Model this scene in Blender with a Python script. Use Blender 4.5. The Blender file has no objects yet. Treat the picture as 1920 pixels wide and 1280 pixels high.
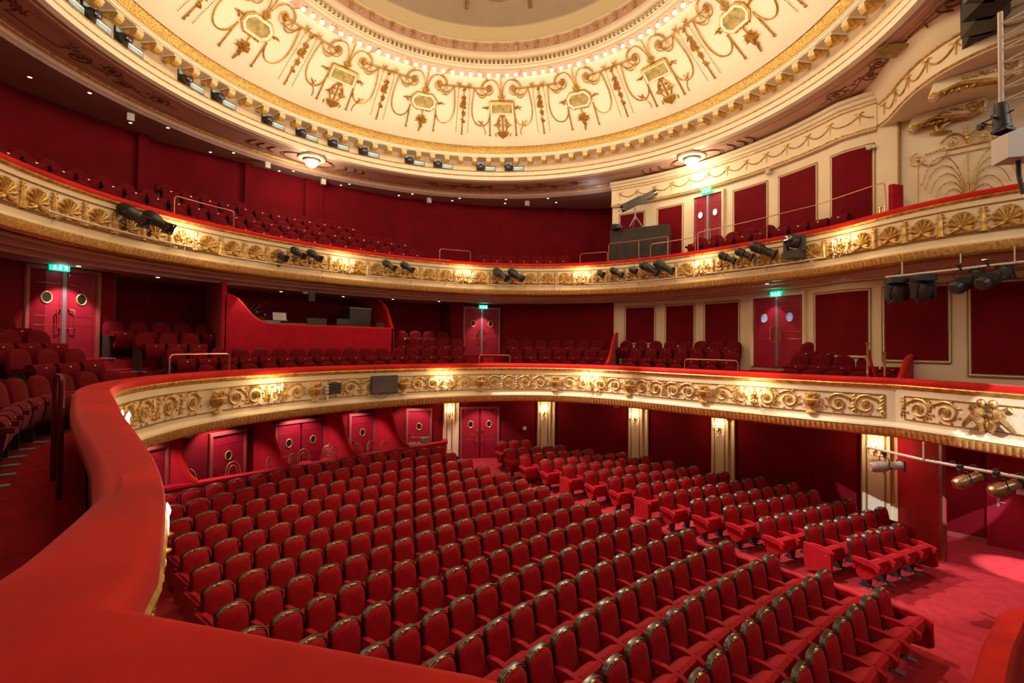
import bpy, math, random
import numpy as np
from mathutils import Vector, Matrix

# ------------------------------------------------------------------ camera, world, exposure
R_ = math.radians
PI = math.pi
LIFT = 4.8                      # eye height over the stalls floor; everything is built relative to the eye and lifted at the end
scn = bpy.context.scene
col = scn.collection
scn.view_settings.view_transform = 'Standard'
scn.view_settings.look = 'None'
scn.view_settings.gamma = 1.0
scn.view_settings.use_curve_mapping = False
scn.view_settings.exposure = 0.2
CAM = (-6.69, -8.02)
cam_d = bpy.data.cameras.new('camera')
cam_d.sensor_width = 36.0
cam_d.lens = 894.92 / 1920 * 36.0
cam_d.shift_y = -13.1 / 1920
cam_d.clip_start = 0.05
cam_d.clip_end = 200
cam = bpy.data.objects.new('camera', cam_d)
col.objects.link(cam)
cam.location = (CAM[0], CAM[1], 0)
cam.rotation_euler = (Matrix.Rotation(-R_(43.8656), 4, 'Z') @ Matrix.Rotation(PI/2 + 0.0202, 4, 'X') @ Matrix.Rotation(0.0105, 4, 'Z')).to_euler()
scn.camera = cam
world = bpy.data.worlds.new('world')
scn.world = world
world.use_nodes = True
world.node_tree.nodes['Background'].inputs[0].default_value = (1.0, 0.80, 0.62, 1)
world.node_tree.nodes['Background'].inputs[1].default_value = 0.09  # dim warm ambient fill for the whole room
scn.cycles.use_denoising = True
scn.cycles.max_bounces = 6
scn.cycles.diffuse_bounces = 4
scn.cycles.glossy_bounces = 2
scn.cycles.transmission_bounces = 3
scn.cycles.sample_clamp_indirect = 4.0
WARM = (1.0, 0.82, 0.58)
WHITE = (1.0, 0.90, 0.80)

def light(kind, name, loc, power, color=WARM, size=0.1, target=None, spot=60, blend=0.5, sx=None):
    d = bpy.data.lights.new(name, kind)
    d.energy = power
    d.color = color
    if kind == 'AREA':
        d.shape = 'RECTANGLE'; d.size = size; d.size_y = sx or size
    else:
        d.shadow_soft_size = size
    if kind == 'SPOT':
        d.spot_size = R_(spot); d.spot_blend = blend
    o = bpy.data.objects.new(name, d)
    o.location = loc
    if target is not None:
        o.rotation_euler = (Vector(target) - Vector(loc)).to_track_quat('-Z', 'Y').to_euler()
    col.objects.link(o)
    return o

# added soft fill from the unseen stage, then stand-in lights below the bulb ring
light('AREA', 'stage_work_light', (1.0, -13.5, 6.0), 340, WHITE, 7.0, (1, 2, -1.5), sx=3.0)
for k in range(20):
    a = R_(18*k + 5)
    light('POINT', 'dome_ring_glow', (5.7*math.sin(a), 5.7*math.cos(a), 7.0), 60, WARM, 0.35)  # added lower than the modelled bulbs to light the cone evenly
light('POINT', 'dome_lantern', (0, 0, 9.4), 18, WARM, 0.5)  # point light in mid dome, no lantern modelled here
for a in (-2, 94):
    light('POINT', 'soffit_lantern_glow', (8.8*math.sin(R_(a)), 8.8*math.cos(R_(a)), 5.85), 55, WARM, 0.15)
# spots for the bright pools on aisle, wall-side seats, floor and balcony front
light('SPOT', 'aisle_spot', (-1.2, 5.1, 9.0), 9000, (1.0, 0.84, 0.78), 0.05, (5.9, 1.0, -4.2), 22, 0.35)
light('SPOT', 'aisle_spot', (0.6, 5.2, 9.0), 10000, (1.0, 0.84, 0.78), 0.05, (6.2, -4.2, -4.2), 19, 0.35)
light('SPOT', 'foyer_spot', (1.5, -1.5, 7.0), 3600, (1.0, 0.84, 0.78), 0.05, (5.6, -7.0, -4.8), 32, 0.8)
light('SPOT', 'stage_side_spot', (-2.0, -13.5, 2.6), 7000, (0.84, 0.90, 1.0), 0.03, (5.3, -9.1, -1.0), 13, 0.08)
light('SPOT', 'stalls_spot', (0, -9.5, 7.2), 500, WHITE, 0.3, (-0.5, 0.5, -4.5), 75, 0.9)  # added broad frontal fill over the stalls, no fixture modelled
light('POINT', 'exit_glow', (8.6, 3.4, 5.95), 5, (.7, .85, 1.0), .05)
light('SPOT', 'stalls_spot', (8.0, 2.0, 6.6), 2200, WARM, 0.3, (0.5, -1.5, -4.3), 70, 0.9)  # added broad warm fill from upper right to brighten the seats

# ------------------------------------------------------------------ materials
def nodes(name):
    m = bpy.data.materials.new(name); m.use_nodes = True
    nt = m.node_tree
    return m, nt, nt.nodes['Principled BSDF']

def mat(name, base, rough=0.6, metal=0.0, noise=0.0, scale=8.0, bump=0.0, bscale=60.0, sheen=0.0, emit=None, strength=0, base2=None, spec=None, coat=0.0):
    m, nt, b = nodes(name)
    b.inputs['Base Color'].default_value = (*base, 1)
    b.inputs['Roughness'].default_value = rough
    b.inputs['Metallic'].default_value = metal
    if spec is not None: b.inputs['Specular IOR Level'].default_value = spec
    if coat: b.inputs['Coat Weight'].default_value = coat
    if sheen:
        b.inputs['Sheen Weight'].default_value = sheen
        b.inputs['Sheen Roughness'].default_value = 0.35
        b.inputs['Sheen Tint'].default_value = (1.0, 0.35, 0.35, 1)
    if emit:
        b.inputs['Emission Color'].default_value = (*emit, 1)
        b.inputs['Emission Strength'].default_value = strength
    if noise or base2 or bump:
        tc = nt.nodes.new('ShaderNodeTexCoord')
    if noise or base2:
        n = nt.nodes.new('ShaderNodeTexNoise'); n.inputs['Scale'].default_value = scale; n.inputs['Detail'].default_value = 5
        nt.links.new(tc.outputs['Object'], n.inputs['Vector'])
        r = nt.nodes.new('ShaderNodeValToRGB')
        r.color_ramp.elements[0].position = 0.3; r.color_ramp.elements[1].position = 0.7
        c2 = base2 if base2 else tuple(min(1, c*(1+noise)) for c in base)
        c1 = base if base2 else tuple(c*(1-noise) for c in base)
        r.color_ramp.elements[0].color = (*c1, 1); r.color_ramp.elements[1].color = (*c2, 1)
        nt.links.new(n.outputs['Fac'], r.inputs['Fac']); nt.links.new(r.outputs['Color'], b.inputs['Base Color'])
    if bump:
        n2 = nt.nodes.new('ShaderNodeTexNoise'); n2.inputs['Scale'].default_value = bscale; n2.inputs['Detail'].default_value = 3
        nt.links.new(tc.outputs['Object'], n2.inputs['Vector'])
        bp = nt.nodes.new('ShaderNodeBump'); bp.inputs['Strength'].default_value = bump; bp.inputs['Distance'].default_value = 0.02
        nt.links.new(n2.outputs['Fac'], bp.inputs['Height']); nt.links.new(bp.outputs['Normal'], b.inputs['Normal'])
    return m

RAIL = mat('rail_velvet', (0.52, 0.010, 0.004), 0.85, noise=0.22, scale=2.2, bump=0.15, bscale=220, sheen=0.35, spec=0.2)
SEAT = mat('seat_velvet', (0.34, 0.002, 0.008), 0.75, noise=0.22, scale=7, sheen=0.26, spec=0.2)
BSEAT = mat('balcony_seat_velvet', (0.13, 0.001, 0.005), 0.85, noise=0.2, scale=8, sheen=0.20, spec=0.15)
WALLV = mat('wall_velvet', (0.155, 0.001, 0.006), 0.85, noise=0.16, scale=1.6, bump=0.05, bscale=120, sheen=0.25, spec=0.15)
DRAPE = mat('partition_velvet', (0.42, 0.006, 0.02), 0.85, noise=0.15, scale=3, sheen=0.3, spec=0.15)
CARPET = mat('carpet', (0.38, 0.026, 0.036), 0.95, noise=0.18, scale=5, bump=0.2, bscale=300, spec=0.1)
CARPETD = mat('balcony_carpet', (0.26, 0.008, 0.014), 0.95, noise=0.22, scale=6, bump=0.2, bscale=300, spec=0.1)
DOORM = mat('door_leather', (0.27, 0.004, 0.02), 0.55, noise=0.12, scale=3, spec=0.3)
DFRAME = mat('door_frame_paint', (0.30, 0.06, 0.05), 0.5)
CREAM = mat('cream_paint', (0.80, 0.65, 0.42), 0.55, noise=0.03, scale=2)
PLAST = mat('dome_plaster', (0.86, 0.74, 0.53), 0.6, noise=0.03, scale=1.2)
SOFF = mat('soffit_rose_paint', (0.62, 0.38, 0.28), 0.6, noise=0.06, scale=2)
CEILP = mat('ceiling_rose_grey_paint', (0.40, 0.26, 0.21), 0.65, noise=0.05, scale=2)
OCUL = mat('oculus_grey_paint', (0.46, 0.36, 0.24), 0.65, noise=0.1, scale=0.8)
OLIVE = mat('olive_cream_paint', (0.68, 0.55, 0.30), 0.55)
GOLD = mat('gilding', (0.52, 0.29, 0.055), 0.38, metal=0.75, noise=0.35, scale=14, bump=0.3, bscale=40)
BRONZE = mat('dark_gilding', (0.42, 0.23, 0.07), 0.45, metal=0.6, noise=0.35, scale=14, bump=0.3, bscale=40)
BAND = mat('gilt_band', (0.72, 0.44, 0.12), 0.42, metal=0.5, noise=0.30, scale=18, bump=0.25, bscale=24)
LINE = mat('gilt_line', (0.36, 0.21, 0.06), 0.5, metal=0.4, noise=0.3, scale=30)
OCHRE = mat('ochre_gilding', (0.62, 0.37, 0.09), 0.42, metal=0.5, noise=0.45, scale=10, bump=0.4, bscale=25)
SBROWN = mat('soffit_ornament_bronze', (0.20, 0.075, 0.02), 0.5, metal=0.3, noise=0.4, scale=12)
WOOD = mat('dark_carved_wood', (0.035, 0.020, 0.010), 0.32, noise=0.3, scale=20, coat=0.1)
GILTW = mat('gilt_wood_line', (0.50, 0.36, 0.18), 0.4, metal=0.7, noise=0.3, scale=20)
BRASS = mat('brass', (0.90, 0.62, 0.25), 0.2, metal=1.0)
COPPER = mat('red_metal_rail', (0.55, 0.20, 0.14), 0.3, metal=0.7)
BLACK = mat('black_metal', (0.035, 0.032, 0.028), 0.4, noise=0.2, scale=20)
GREYM = mat('grey_metal', (0.30, 0.29, 0.27), 0.5, metal=0.3)
WPIPE = mat('cream_painted_pipe', (0.72, 0.60, 0.46), 0.45)
WHITEP = mat('white_plastic', (0.62, 0.56, 0.50), 0.5)
LENS = mat('lens_glass', (0.02, 0.015, 0.025), 0.08, spec=0.9, coat=0.6)
DARKG = mat('dark_glass', (0.012, 0.012, 0.014), 0.1, spec=0.7)
STEEL = mat('steel_strip', (0.22, 0.25, 0.27), 0.4, metal=0.6)
CLOTHB = mat('black_drape', (0.040, 0.034, 0.026), 0.95, noise=0.2, scale=3, sheen=0.1)
CRYST = mat('crystal', (0.95, 0.85, 0.70), 0.08, spec=0.9, coat=0.8)
CANDLE = mat('candle_wax', (0.90, 0.72, 0.45), 0.5, emit=(1, 0.6, 0.25), strength=0.25)
BULB = mat('lit_bulb', (1, 0.9, 0.7), 0.3, emit=(1.0, 0.80, 0.52), strength=26)
BULBR = mat('lit_ring_bulb', (1, 0.9, 0.7), 0.3, emit=(1.0, 0.84, 0.60), strength=5.5)
GLOWG = mat('lit_glass_bowl', (1, 0.9, 0.8), 0.3, emit=(1.0, 0.84, 0.64), strength=5)
DOWN = mat('lit_downlight', (1, 0.95, 0.85), 0.3, emit=(1.0, 0.88, 0.72), strength=6)
EXITG = mat('exit_green', (0.0, 0.5, 0.25), 0.4, emit=(0.0, 0.75, 0.38), strength=1.3)
EXITW = mat('exit_white', (0.8, 1, 0.9), 0.4, emit=(0.7, 1.0, 0.85), strength=2.2)
PAPER = mat('paper', (0.75, 0.65, 0.60), 0.8, noise=0.15, scale=30)
SCREEN = mat('screen', (0.10, 0.075, 0.07), 0.25, noise=0.3, scale=1.5, spec=0.6)
PORTG = mat('backlit_porthole', (0.6, 0.65, 0.7), 0.3, emit=(0.72, 0.74, 0.80), strength=0.55)
PORTB = mat('lit_blue_porthole', (0.2, 0.3, 0.6), 0.2, emit=(0.25, 0.36, 0.75), strength=0.5)
SKYL = mat('lamp_room_glass', (0.35, 0.42, 0.40), 0.3, noise=0.5, scale=5, emit=(0.30, 0.42, 0.38), strength=0.35)
SKYB = mat('lamp_room_tube', (0.8, 0.9, 0.9), 0.3, emit=(0.75, 0.9, 0.88), strength=0.7)
PLUM = mat('lens_plum_glass', (0.06, 0.03, 0.07), 0.15, spec=0.9, noise=0.6, scale=9)
PAINTP = mat('painted_panel_green', (0.17, 0.20, 0.06), 0.55, scale=7, base2=(0.62, 0.36, 0.10))
PLATE = mat('number_plate_brass', (0.85, 0.65, 0.40), 0.25, metal=0.8)
BLUEB = mat('pit_blue_black', (0.012, 0.016, 0.030), 0.6)

# ------------------------------------------------------------------ mesh builder
class MB:
    def __init__(s): s.v = []; s.f = []
    def add(s, vs, fs):
        o = len(s.v); s.v += [tuple(map(float, p)) for p in vs]; s.f += [tuple(o+i for i in f) for f in fs]
    def box(s, x0, x1, y0, y1, z0, z1, M=None):
        vs = [Vector((x, y, z)) for z in (z0, z1) for x, y in ((x0, y0), (x1, y0), (x1, y1), (x0, y1))]
        if M is not None: vs = [M @ p for p in vs]
        s.add(vs, [(3,2,1,0), (4,5,6,7), (0,1,5,4), (1,2,6,5), (2,3,7,6), (3,0,4,7)])
    def prism(s, poly, a, b, axis='y', M=None):
        # poly: 2D outline, extruded from a to b along axis
        def P(u, w, t):
            return Vector((u, t, w)) if axis == 'y' else (Vector((t, u, w)) if axis == 'x' else Vector((u, w, t)))
        n = len(poly)
        vs = [P(u, w, a) for u, w in poly] + [P(u, w, b) for u, w in poly]
        if M is not None: vs = [M @ p for p in vs]
        s.add(vs, [tuple(range(n))[::-1], tuple(range(n, 2*n))] + [(i, (i+1) % n, n+(i+1) % n, n+i) for i in range(n)])
    def tube(s, pts, r, n=6, caps=True, closed=False):
        pts = [Vector(p) for p in pts]
        m = len(pts)
        if m < 2: return
        rs = r if isinstance(r, (list, tuple)) else [r]*m
        tg = []
        for i in range(m):
            a = pts[i-1] if (i > 0 or closed) else pts[i]
            b = pts[(i+1) % m] if (i < m-1 or closed) else pts[i]
            t = (b-a)
            tg.append(t.normalized() if t.length > 1e-9 else Vector((0, 0, 1)))
        up = Vector((0, 0, 1)) if abs(tg[0].z) < 0.9 else Vector((1, 0, 0))
        x = tg[0].cross(up).normalized()
        vs = []
        for i in range(m):
            x = (x - tg[i]*x.dot(tg[i]))
            x = x.normalized() if x.length > 1e-6 else tg[i].orthogonal().normalized()
            y = tg[i].cross(x)
            for k in range(n):
                a = 2*PI*k/n
                vs.append(pts[i] + (x*math.cos(a) + y*math.sin(a))*rs[i])
        fs = []
        for i in range(m-1 if not closed else m):
            j = (i+1) % m
            for k in range(n):
                k2 = (k+1) % n
                fs.append((i*n+k, i*n+k2, j*n+k2, j*n+k))
        if caps and not closed:
            fs.append(tuple(range(n))[::-1]); fs.append(tuple((m-1)*n+k for k in range(n)))
        s.add(vs, fs)
    def lathe(s, prof, n=16, M=None, a0=0, a1=2*PI, cap=True):
        full = abs(a1-a0-2*PI) < 1e-6
        m = n if full else n+1
        vs = []
        for k in range(m):
            a = a0+(a1-a0)*k/n
            for r, z in prof: vs.append(Vector((r*math.cos(a), r*math.sin(a), z)))
        if M is not None: vs = [M @ p for p in vs]
        L = len(prof); fs = []
        for k in range(n):
            k2 = (k+1) % m
            for i in range(L-1): fs.append((k*L+i, k2*L+i, k2*L+i+1, k*L+i+1))
        if full and cap:
            fs.append(tuple(k*L for k in range(n))[::-1]); fs.append(tuple(k*L+L-1 for k in range(n)))
        s.add(vs, fs)
    def ball(s, c, r, n=8, sc=(1, 1, 1), M=None):
        c = Vector(c); m = max(3, n//2)
        vs = [Vector((0, 0, -1))]
        for i in range(1, m):
            p = PI*i/m-PI/2
            for k in range(n):
                a = 2*PI*k/n; vs.append(Vector((math.cos(p)*math.cos(a), math.cos(p)*math.sin(a), math.sin(p))))
        vs.append(Vector((0, 0, 1)))
        fs = [(0, 1+(k+1) % n, 1+k) for k in range(n)]
        for i in range(m-2):
            for k in range(n):
                a = 1+i*n; b = a+n; fs.append((a+k, a+(k+1) % n, b+(k+1) % n, b+k))
        a = 1+(m-2)*n; fs += [(a+k, a+(k+1) % n, len(vs)-1) for k in range(n)]
        vs = [Vector((p.x*sc[0]*r, p.y*sc[1]*r, p.z*sc[2]*r)) for p in vs]
        if M is not None: vs = [M @ p for p in vs]
        s.add([p+c for p in vs], fs)
    def sweep(s, path, prof, closed_prof=True, norms=None):
        # path: list of (x, y); prof: list of (out, z); out is towards the auditorium
        P = np.asarray(path, float); N = norms if norms is not None else path_norms(P)
        L = len(prof); vs = []
        for i in range(len(P)):
            for o, z in prof: vs.append((P[i][0]+N[i][0]*o, P[i][1]+N[i][1]*o, z))
        fs = []
        Q = L if closed_prof else L-1
        for i in range(len(P)-1):
            for k in range(Q):
                k2 = (k+1) % L
                fs.append((i*L+k, i*L+k2, (i+1)*L+k2, (i+1)*L+k))
        if closed_prof:
            fs.append(tuple(range(L))[::-1]); fs.append(tuple((len(P)-1)*L+k for k in range(L)))
        s.add(vs, fs)
    def build(s, name, m, parent=None, smooth=False):
        me = bpy.data.meshes.new(name)
        me.from_pydata(s.v, [], s.f)
        me.materials.append(m)
        if smooth:
            me.polygons.foreach_set('use_smooth', [True]*len(me.polygons))
            try: me.set_sharp_from_angle(angle=R_(38))
            except Exception: pass
        me.update()
        o = bpy.data.objects.new(name, me)
        col.objects.link(o)
        if parent is not None: o.parent = parent
        return o

def path_norms(P):
    # inward normals with mitre; path runs left wing -> back -> right wing, auditorium on its right
    d = P[1:]-P[:-1]; d /= np.maximum(1e-9, np.hypot(d[:, 0], d[:, 1]))[:, None]
    n = np.c_[d[:, 1], -d[:, 0]]
    N = np.empty_like(P)
    N[0] = n[0]; N[-1] = n[-1]
    for i in range(1, len(P)-1):
        a = n[i-1]+n[i]; a /= max(1e-9, math.hypot(*a)); c = max(0.5, float(a @ n[i])); N[i] = a/c
    return N

def tag(o, label=None, cat=None, group=None, kind=None):
    if label: o['label'] = label
    if cat: o['category'] = cat
    if group: o['group'] = group
    if kind: o['kind'] = kind
    return o
def empty(name, loc=(0, 0, 0), rz=0.0):
    o = bpy.data.objects.new(name, None); o.empty_display_size = 0.1
    o.location = loc; o.rotation_euler = (0, 0, rz); col.objects.link(o)
    return o
def copy_tree(o, parent=None):
    c = o.copy(); col.objects.link(c); c.parent = parent
    for ch in list(KIDS.get(o.name, ())):
        copy_tree(ch, c)
    return c
KIDS = {}
def proto(root):
    # remember the children of a prototype so that copying stays fast
    def rec(o):
        KIDS[o.name] = [x for x in col.objects if x.parent == o]
        for x in KIDS[o.name]: rec(x)
    rec(root); return root
def struct(o, kind='structure'):
    o['kind'] = kind; return o
ORD = 'first second third fourth fifth sixth seventh eighth ninth tenth eleventh twelfth thirteenth fourteenth fifteenth sixteenth seventeenth eighteenth nineteenth twentieth'.split()
def ordw(i):
    if i < 20: return ORD[i]
    t = ['twenty', 'thirty', 'forty', 'fifty'][(i+1)//10-2]; r = (i+1) % 10
    return (t+'-'+ORD[r-1]) if r else {'twenty': 'twentieth', 'thirty': 'thirtieth', 'forty': 'fortieth', 'fifty': 'fiftieth'}[t]

# ------------------------------------------------------------------ plan curves (metres, dome centre = origin, +y towards the back of the house)
def arclen(P):
    P = np.asarray(P); return np.r_[0, np.cumsum(np.hypot(*(P[1:]-P[:-1]).T))]
def superq(a, b, n, k=60):
    t = np.linspace(0, PI/2, k)
    return np.c_[a*np.cos(t)**(2/n), b*np.sin(t)**(2/n)]
def resample(P, ds=.12):
    P = np.asarray(P, float); s = arclen(P); m = int(s[-1]/ds)+1; t = np.linspace(0, s[-1], m)
    return np.c_[np.interp(t, s, P[:, 0]), np.interp(t, s, P[:, 1])]
def smooth(P, it=2):
    P = np.array(P)
    for _ in range(it):
        Q = P.copy(); Q[1:-1] = (P[:-2]+2*P[1:-1]+P[2:])/4; P = Q
    return P
def mirror(R):
    return np.vstack([R, (R[::-1]*[-1, 1])[1:]])[::-1]
_q = superq(6.17, 4.75, 2.25)
_arc = smooth(resample(np.vstack([[(6.48, -6.12), (6.42, -5.8), (6.34, -5.3), (6.29, -4.6), (6.27, -3.7), (6.25, -2.3), (6.20, -1.0)], _q]), .1), 14)
_arc2 = smooth(resample(np.vstack([[(6.41, -6.12), (6.29, -5.2), (6.22, -4.0), (6.18, -2.0)], _q]), .1), 14)
_lf = np.vstack([[(5.3, -9.2), (5.62, -8.2), (6.08, -7.27), (6.59, -6.46)], _arc])*[-1, 1]
_rt = np.vstack([[(5.3, -9.2), (5.58, -8.2), (6.45, -6.32)], _arc2])
LOW = np.vstack([_lf, _rt[::-1][1:]])
_q = superq(8.35, 7.05, 2.15)
UPP = mirror(smooth(resample(np.vstack([[(6.2, -9.2), (6.2, -8.3), (6.32, -7.25), (6.72, -6.3), (7.6, -4.8), (7.95, -3.5), (8.25, -1.5)], _q]), .1), 40))
class Curve:
    def __init__(s, P):
        s.P = np.asarray(P); s.s = arclen(P); s.N = path_norms(s.P)
    def at(s, t, z=0, out=0):
        x = np.interp(t, s.s, s.P[:, 0]); y = np.interp(t, s.s, s.P[:, 1])
        nx = np.interp(t, s.s, s.N[:, 0]); ny = np.interp(t, s.s, s.N[:, 1])
        l = math.hypot(nx, ny) or 1
        return Vector((x+nx/l*out, y+ny/l*out, z))
    def ang(s, t):
        a = s.at(t-.05); b = s.at(t+.05); return math.atan2(b.y-a.y, b.x-a.x)
    def frame(s, t, z, out=0):
        # local x = to the viewer's right along the front, local -y = out towards the auditorium
        return Matrix.Translation(s.at(t, z, out)) @ Matrix.Rotation(s.ang(t), 4, 'Z')
CL, CU = Curve(LOW), Curve(UPP)
def pieces_of(C, f):
    return [f(t, z, o) for t, z, o in C]
def spiral(cx, cy, r0, turns, a0, dirn=1, n=26, r1=0.15):
    return [(cx+(r0*(1-(1-r1)*k/n))*math.cos(a0+dirn*turns*2*PI*k/n), cy+(r0*(1-(1-r1)*k/n))*math.sin(a0+dirn*turns*2*PI*k/n)) for k in range(n+1)]
def bez(p0, p1, p2, p3, n=10):
    out = []
    for k in range(n+1):
        t = k/n; a = (1-t)**3; b = 3*t*(1-t)**2; c = 3*t*t*(1-t); d = t**3
        out.append(tuple(a*p0[i]+b*p1[i]+c*p2[i]+d*p3[i] for i in range(len(p0))))
    return out
def sag(p, q, drop, n=12):
    return [(p[0]+(q[0]-p[0])*k/n, p[1]+(q[1]-p[1])*k/n-drop*4*(k/n)*(1-k/n)) for k in range(n+1)]
# ================================================================== ROOM SHELL
def pol(R, deg, c=(0, 0)):      # deg from +x
    return (c[0]+R*math.cos(R_(deg)), c[1]+R*math.sin(R_(deg)))
def arcp(R, a, b, step=3.0):
    n = max(2, int(abs(b-a)/step)); return [pol(R, a+(b-a)*k/n) for k in range(n+1)]
def rake(x, y):                 # stalls floor height
    return -4.8 + (0.0 if y < 1.0 else 0.0125*(y-1.0)**2)
# stalls floor with its gentle rake towards the back
b = MB(); nx, ny = 20, 40
for j in range(ny+1):
    for i in range(nx+1):
        x = -11+22*i/nx; y = -7.75+17.6*j/ny
        b.v.append((x, y, rake(x, min(y, 6.0))))
for j in range(ny):
    for i in range(nx):
        a = j*(nx+1)+i; b.f.append((a, a+1, a+nx+2, a+nx+1))
o = b.build('floor', CARPET, smooth=True); struct(o)
b = MB(); b.box(4.0, 12, -13, -7.75, -4.9, -4.8)
struct(b.build('floor', CARPET))

# stalls walls: polyline from the left round the back boxes to the right side
SW = [(-9.0, -3.0), (-7.6, 2.0), (-6.4, 4.6), (-5.3, 6.04), (-3.2, 7.25), (-1.0, 8.0), (1.3, 8.1), (3.4, 8.0), (4.25, 7.35), (4.84, 6.88), (6.13, 6.10)]
SR = [(6.13, 6.10), (7.35, 5.25), (8.35, 3.8), (9.0, 2.2), (9.3, 0.4), (9.42, -1.6), (9.45, -3.6), (9.42, -5.9)]
def wallstrip(name, pts, z0, z1, m, thick=0.12, lab=None):
    b = MB(); P = np.array(pts, float)
    b.sweep(P, [(0, z0), (0, z1), (-thick, z1), (-thick, z0)])
    o = b.build(name, m); return struct(o)
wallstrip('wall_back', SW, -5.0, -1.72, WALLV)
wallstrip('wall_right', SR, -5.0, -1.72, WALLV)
wallstrip('wall_right', [(9.42, -5.9), (7.95, -6.95)], -4.85, -1.72, DRAPE, 0.09)
b = MB(); b.box(-0.05, 0.05, -0.02, 0.05, -4.8, -1.74, Matrix.Translation((7.93, -6.97, 0)) @ Matrix.Rotation(R_(35), 4, 'Z'))
struct(b.build('trim_1', DFRAME))
wallstrip('wall_right', [(9.42, -5.9), (10.05, -6.3), (10.02, -13)], -4.85, -1.6, WALLV)
b = MB(); b.sweep(np.array([(10.04, -6.4), (10.0, -13)]), [(0, -4.8), (0, -4.68), (0.03, -4.68), (0.03, -4.8)])
struct(b.build('baseboard_right', DFRAME))

# middle tier walls
MW = [(-9.7, -9.5), (-9.9, -3), (-9.6, 2.0), (-8.6, 5.0), (-7.52, 6.30), (-7.22, 6.57), (-5.81, 7.29)]
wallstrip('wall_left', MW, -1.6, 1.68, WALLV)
wallstrip('wall_back', [(-5.81, 7.29), (-5.62, 7.32), (-5.50, 8.49), (-4.5, 9.0), (-2.72, 9.3), (2.13, 9.54), (4.6, 8.95), (5.15, 8.7), (5.0, 7.75), (5.28, 7.43), (6.87, 6.78)], -1.6, 1.68, WALLV)
wallstrip('wall_back', [(6.87, 6.78)] + arcp(9.5, 43.5, 16.5), -1.6, 1.68, WALLV)
CW = [(8.95, 2.72), (9.1, 2.72)]
cream = arcp(9.55, 17.0, -32.0, 2.5) + [(8.02, -5.6), (8.0, -13)]
wallstrip('wall_right', [(9.35, 2.82)] + cream, -1.6, 1.68, CREAM, 0.25)
# upper tier walls
UW = [(-11.5, -9.5), (-11.6, 0), (-10.6, 5), (-7.75, 8.8), (-7.35, 9.05), (-4.4, 10.3), (0.05, 10.5), (0.08, 10.36), (0.75, 10.38), (0.8, 10.5), (3.85, 10.0), (7.0, 8.4), (8.9, 6.86), (11.0, 5.0), (12.2, 3.4)]
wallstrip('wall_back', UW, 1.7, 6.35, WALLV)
wallstrip('wall_right', [(12.2, 3.4), (9.55, 2.95)] + cream, 1.7, 6.5, CREAM, 0.25)
# flush dark returns on the upper red wall
for x, y, rz in ((-4.9, 10.05, 20), (-1.9, 10.38, 3)):
    b = MB(); b.box(-.12, .12, -.12, 0.02, 1.9, 6.2, Matrix.Translation((x, y, 0)) @ Matrix.Rotation(R_(rz), 4, 'Z'))
    struct(b.build('trim_2', WALLV))

def ring_cap(name, inner, outer_r, z, m, n=160):
    pass
# middle-tier ceiling (underside of the upper balcony) and upper-tier ceiling
def under(name, C, prof, m):
    b = MB(); b.sweep(C.P, prof, closed_prof=False, norms=C.N); return struct(b.build(name, m, smooth=True))
under('ceiling', CU, [(-0.12, 1.86), (-0.30, 1.86), (-0.30, 1.82), (-0.62, 1.82), (-0.62, 1.78), (-0.66, 1.78)], SOFF)
under('ceiling', CU, [(-0.66, 1.78), (-0.66, 1.74), (-0.96, 1.74), (-0.96, 1.70), (-1.0, 1.70), (-1.0, 1.66)], SOFF)
under('ceiling', CU, [(-1.0, 1.66), (-5.2, 1.66)], CEILP)
for off, z in ((-0.31, 1.85), (-0.64, 1.80), (-0.98, 1.72)):
    b = MB(); b.sweep(CU.P, [(off+.012, z-.012), (off+.012, z+.012), (off-.012, z+.012), (off-.012, z-.012)], norms=CU.N)
    struct(b.build('trim_3', BRONZE))
under('ceiling', CL, [(-0.10, -1.93), (-0.3, -1.93), (-0.32, -1.9), (-0.8, -1.86), (-5.5, -1.74)], SOFF)
under('ceiling', CL, [(0, -1.70), (-5.5, -1.70)], SOFF)

# tiers of both balconies
def tiers(name, C, prof, m):
    b = MB(); b.sweep(C.P, prof, closed_prof=False, norms=C.N); return struct(b.build(name, m))
LT = [-1.50, -1.10, -0.75, -0.45]
UT = [2.05, 2.42, 2.86, 3.32, 3.78]
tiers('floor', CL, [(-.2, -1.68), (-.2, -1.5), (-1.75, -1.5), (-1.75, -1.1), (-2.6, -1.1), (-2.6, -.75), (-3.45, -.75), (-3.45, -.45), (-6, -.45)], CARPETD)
tiers('floor', CU, [(-.2, 1.9), (-.2, 2.05), (-1.2, 2.05), (-1.2, 2.42), (-1.95, 2.42), (-1.95, 2.86), (-2.7, 2.86), (-2.7, 3.32), (-4.6, 3.32)], CARPETD)

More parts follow.
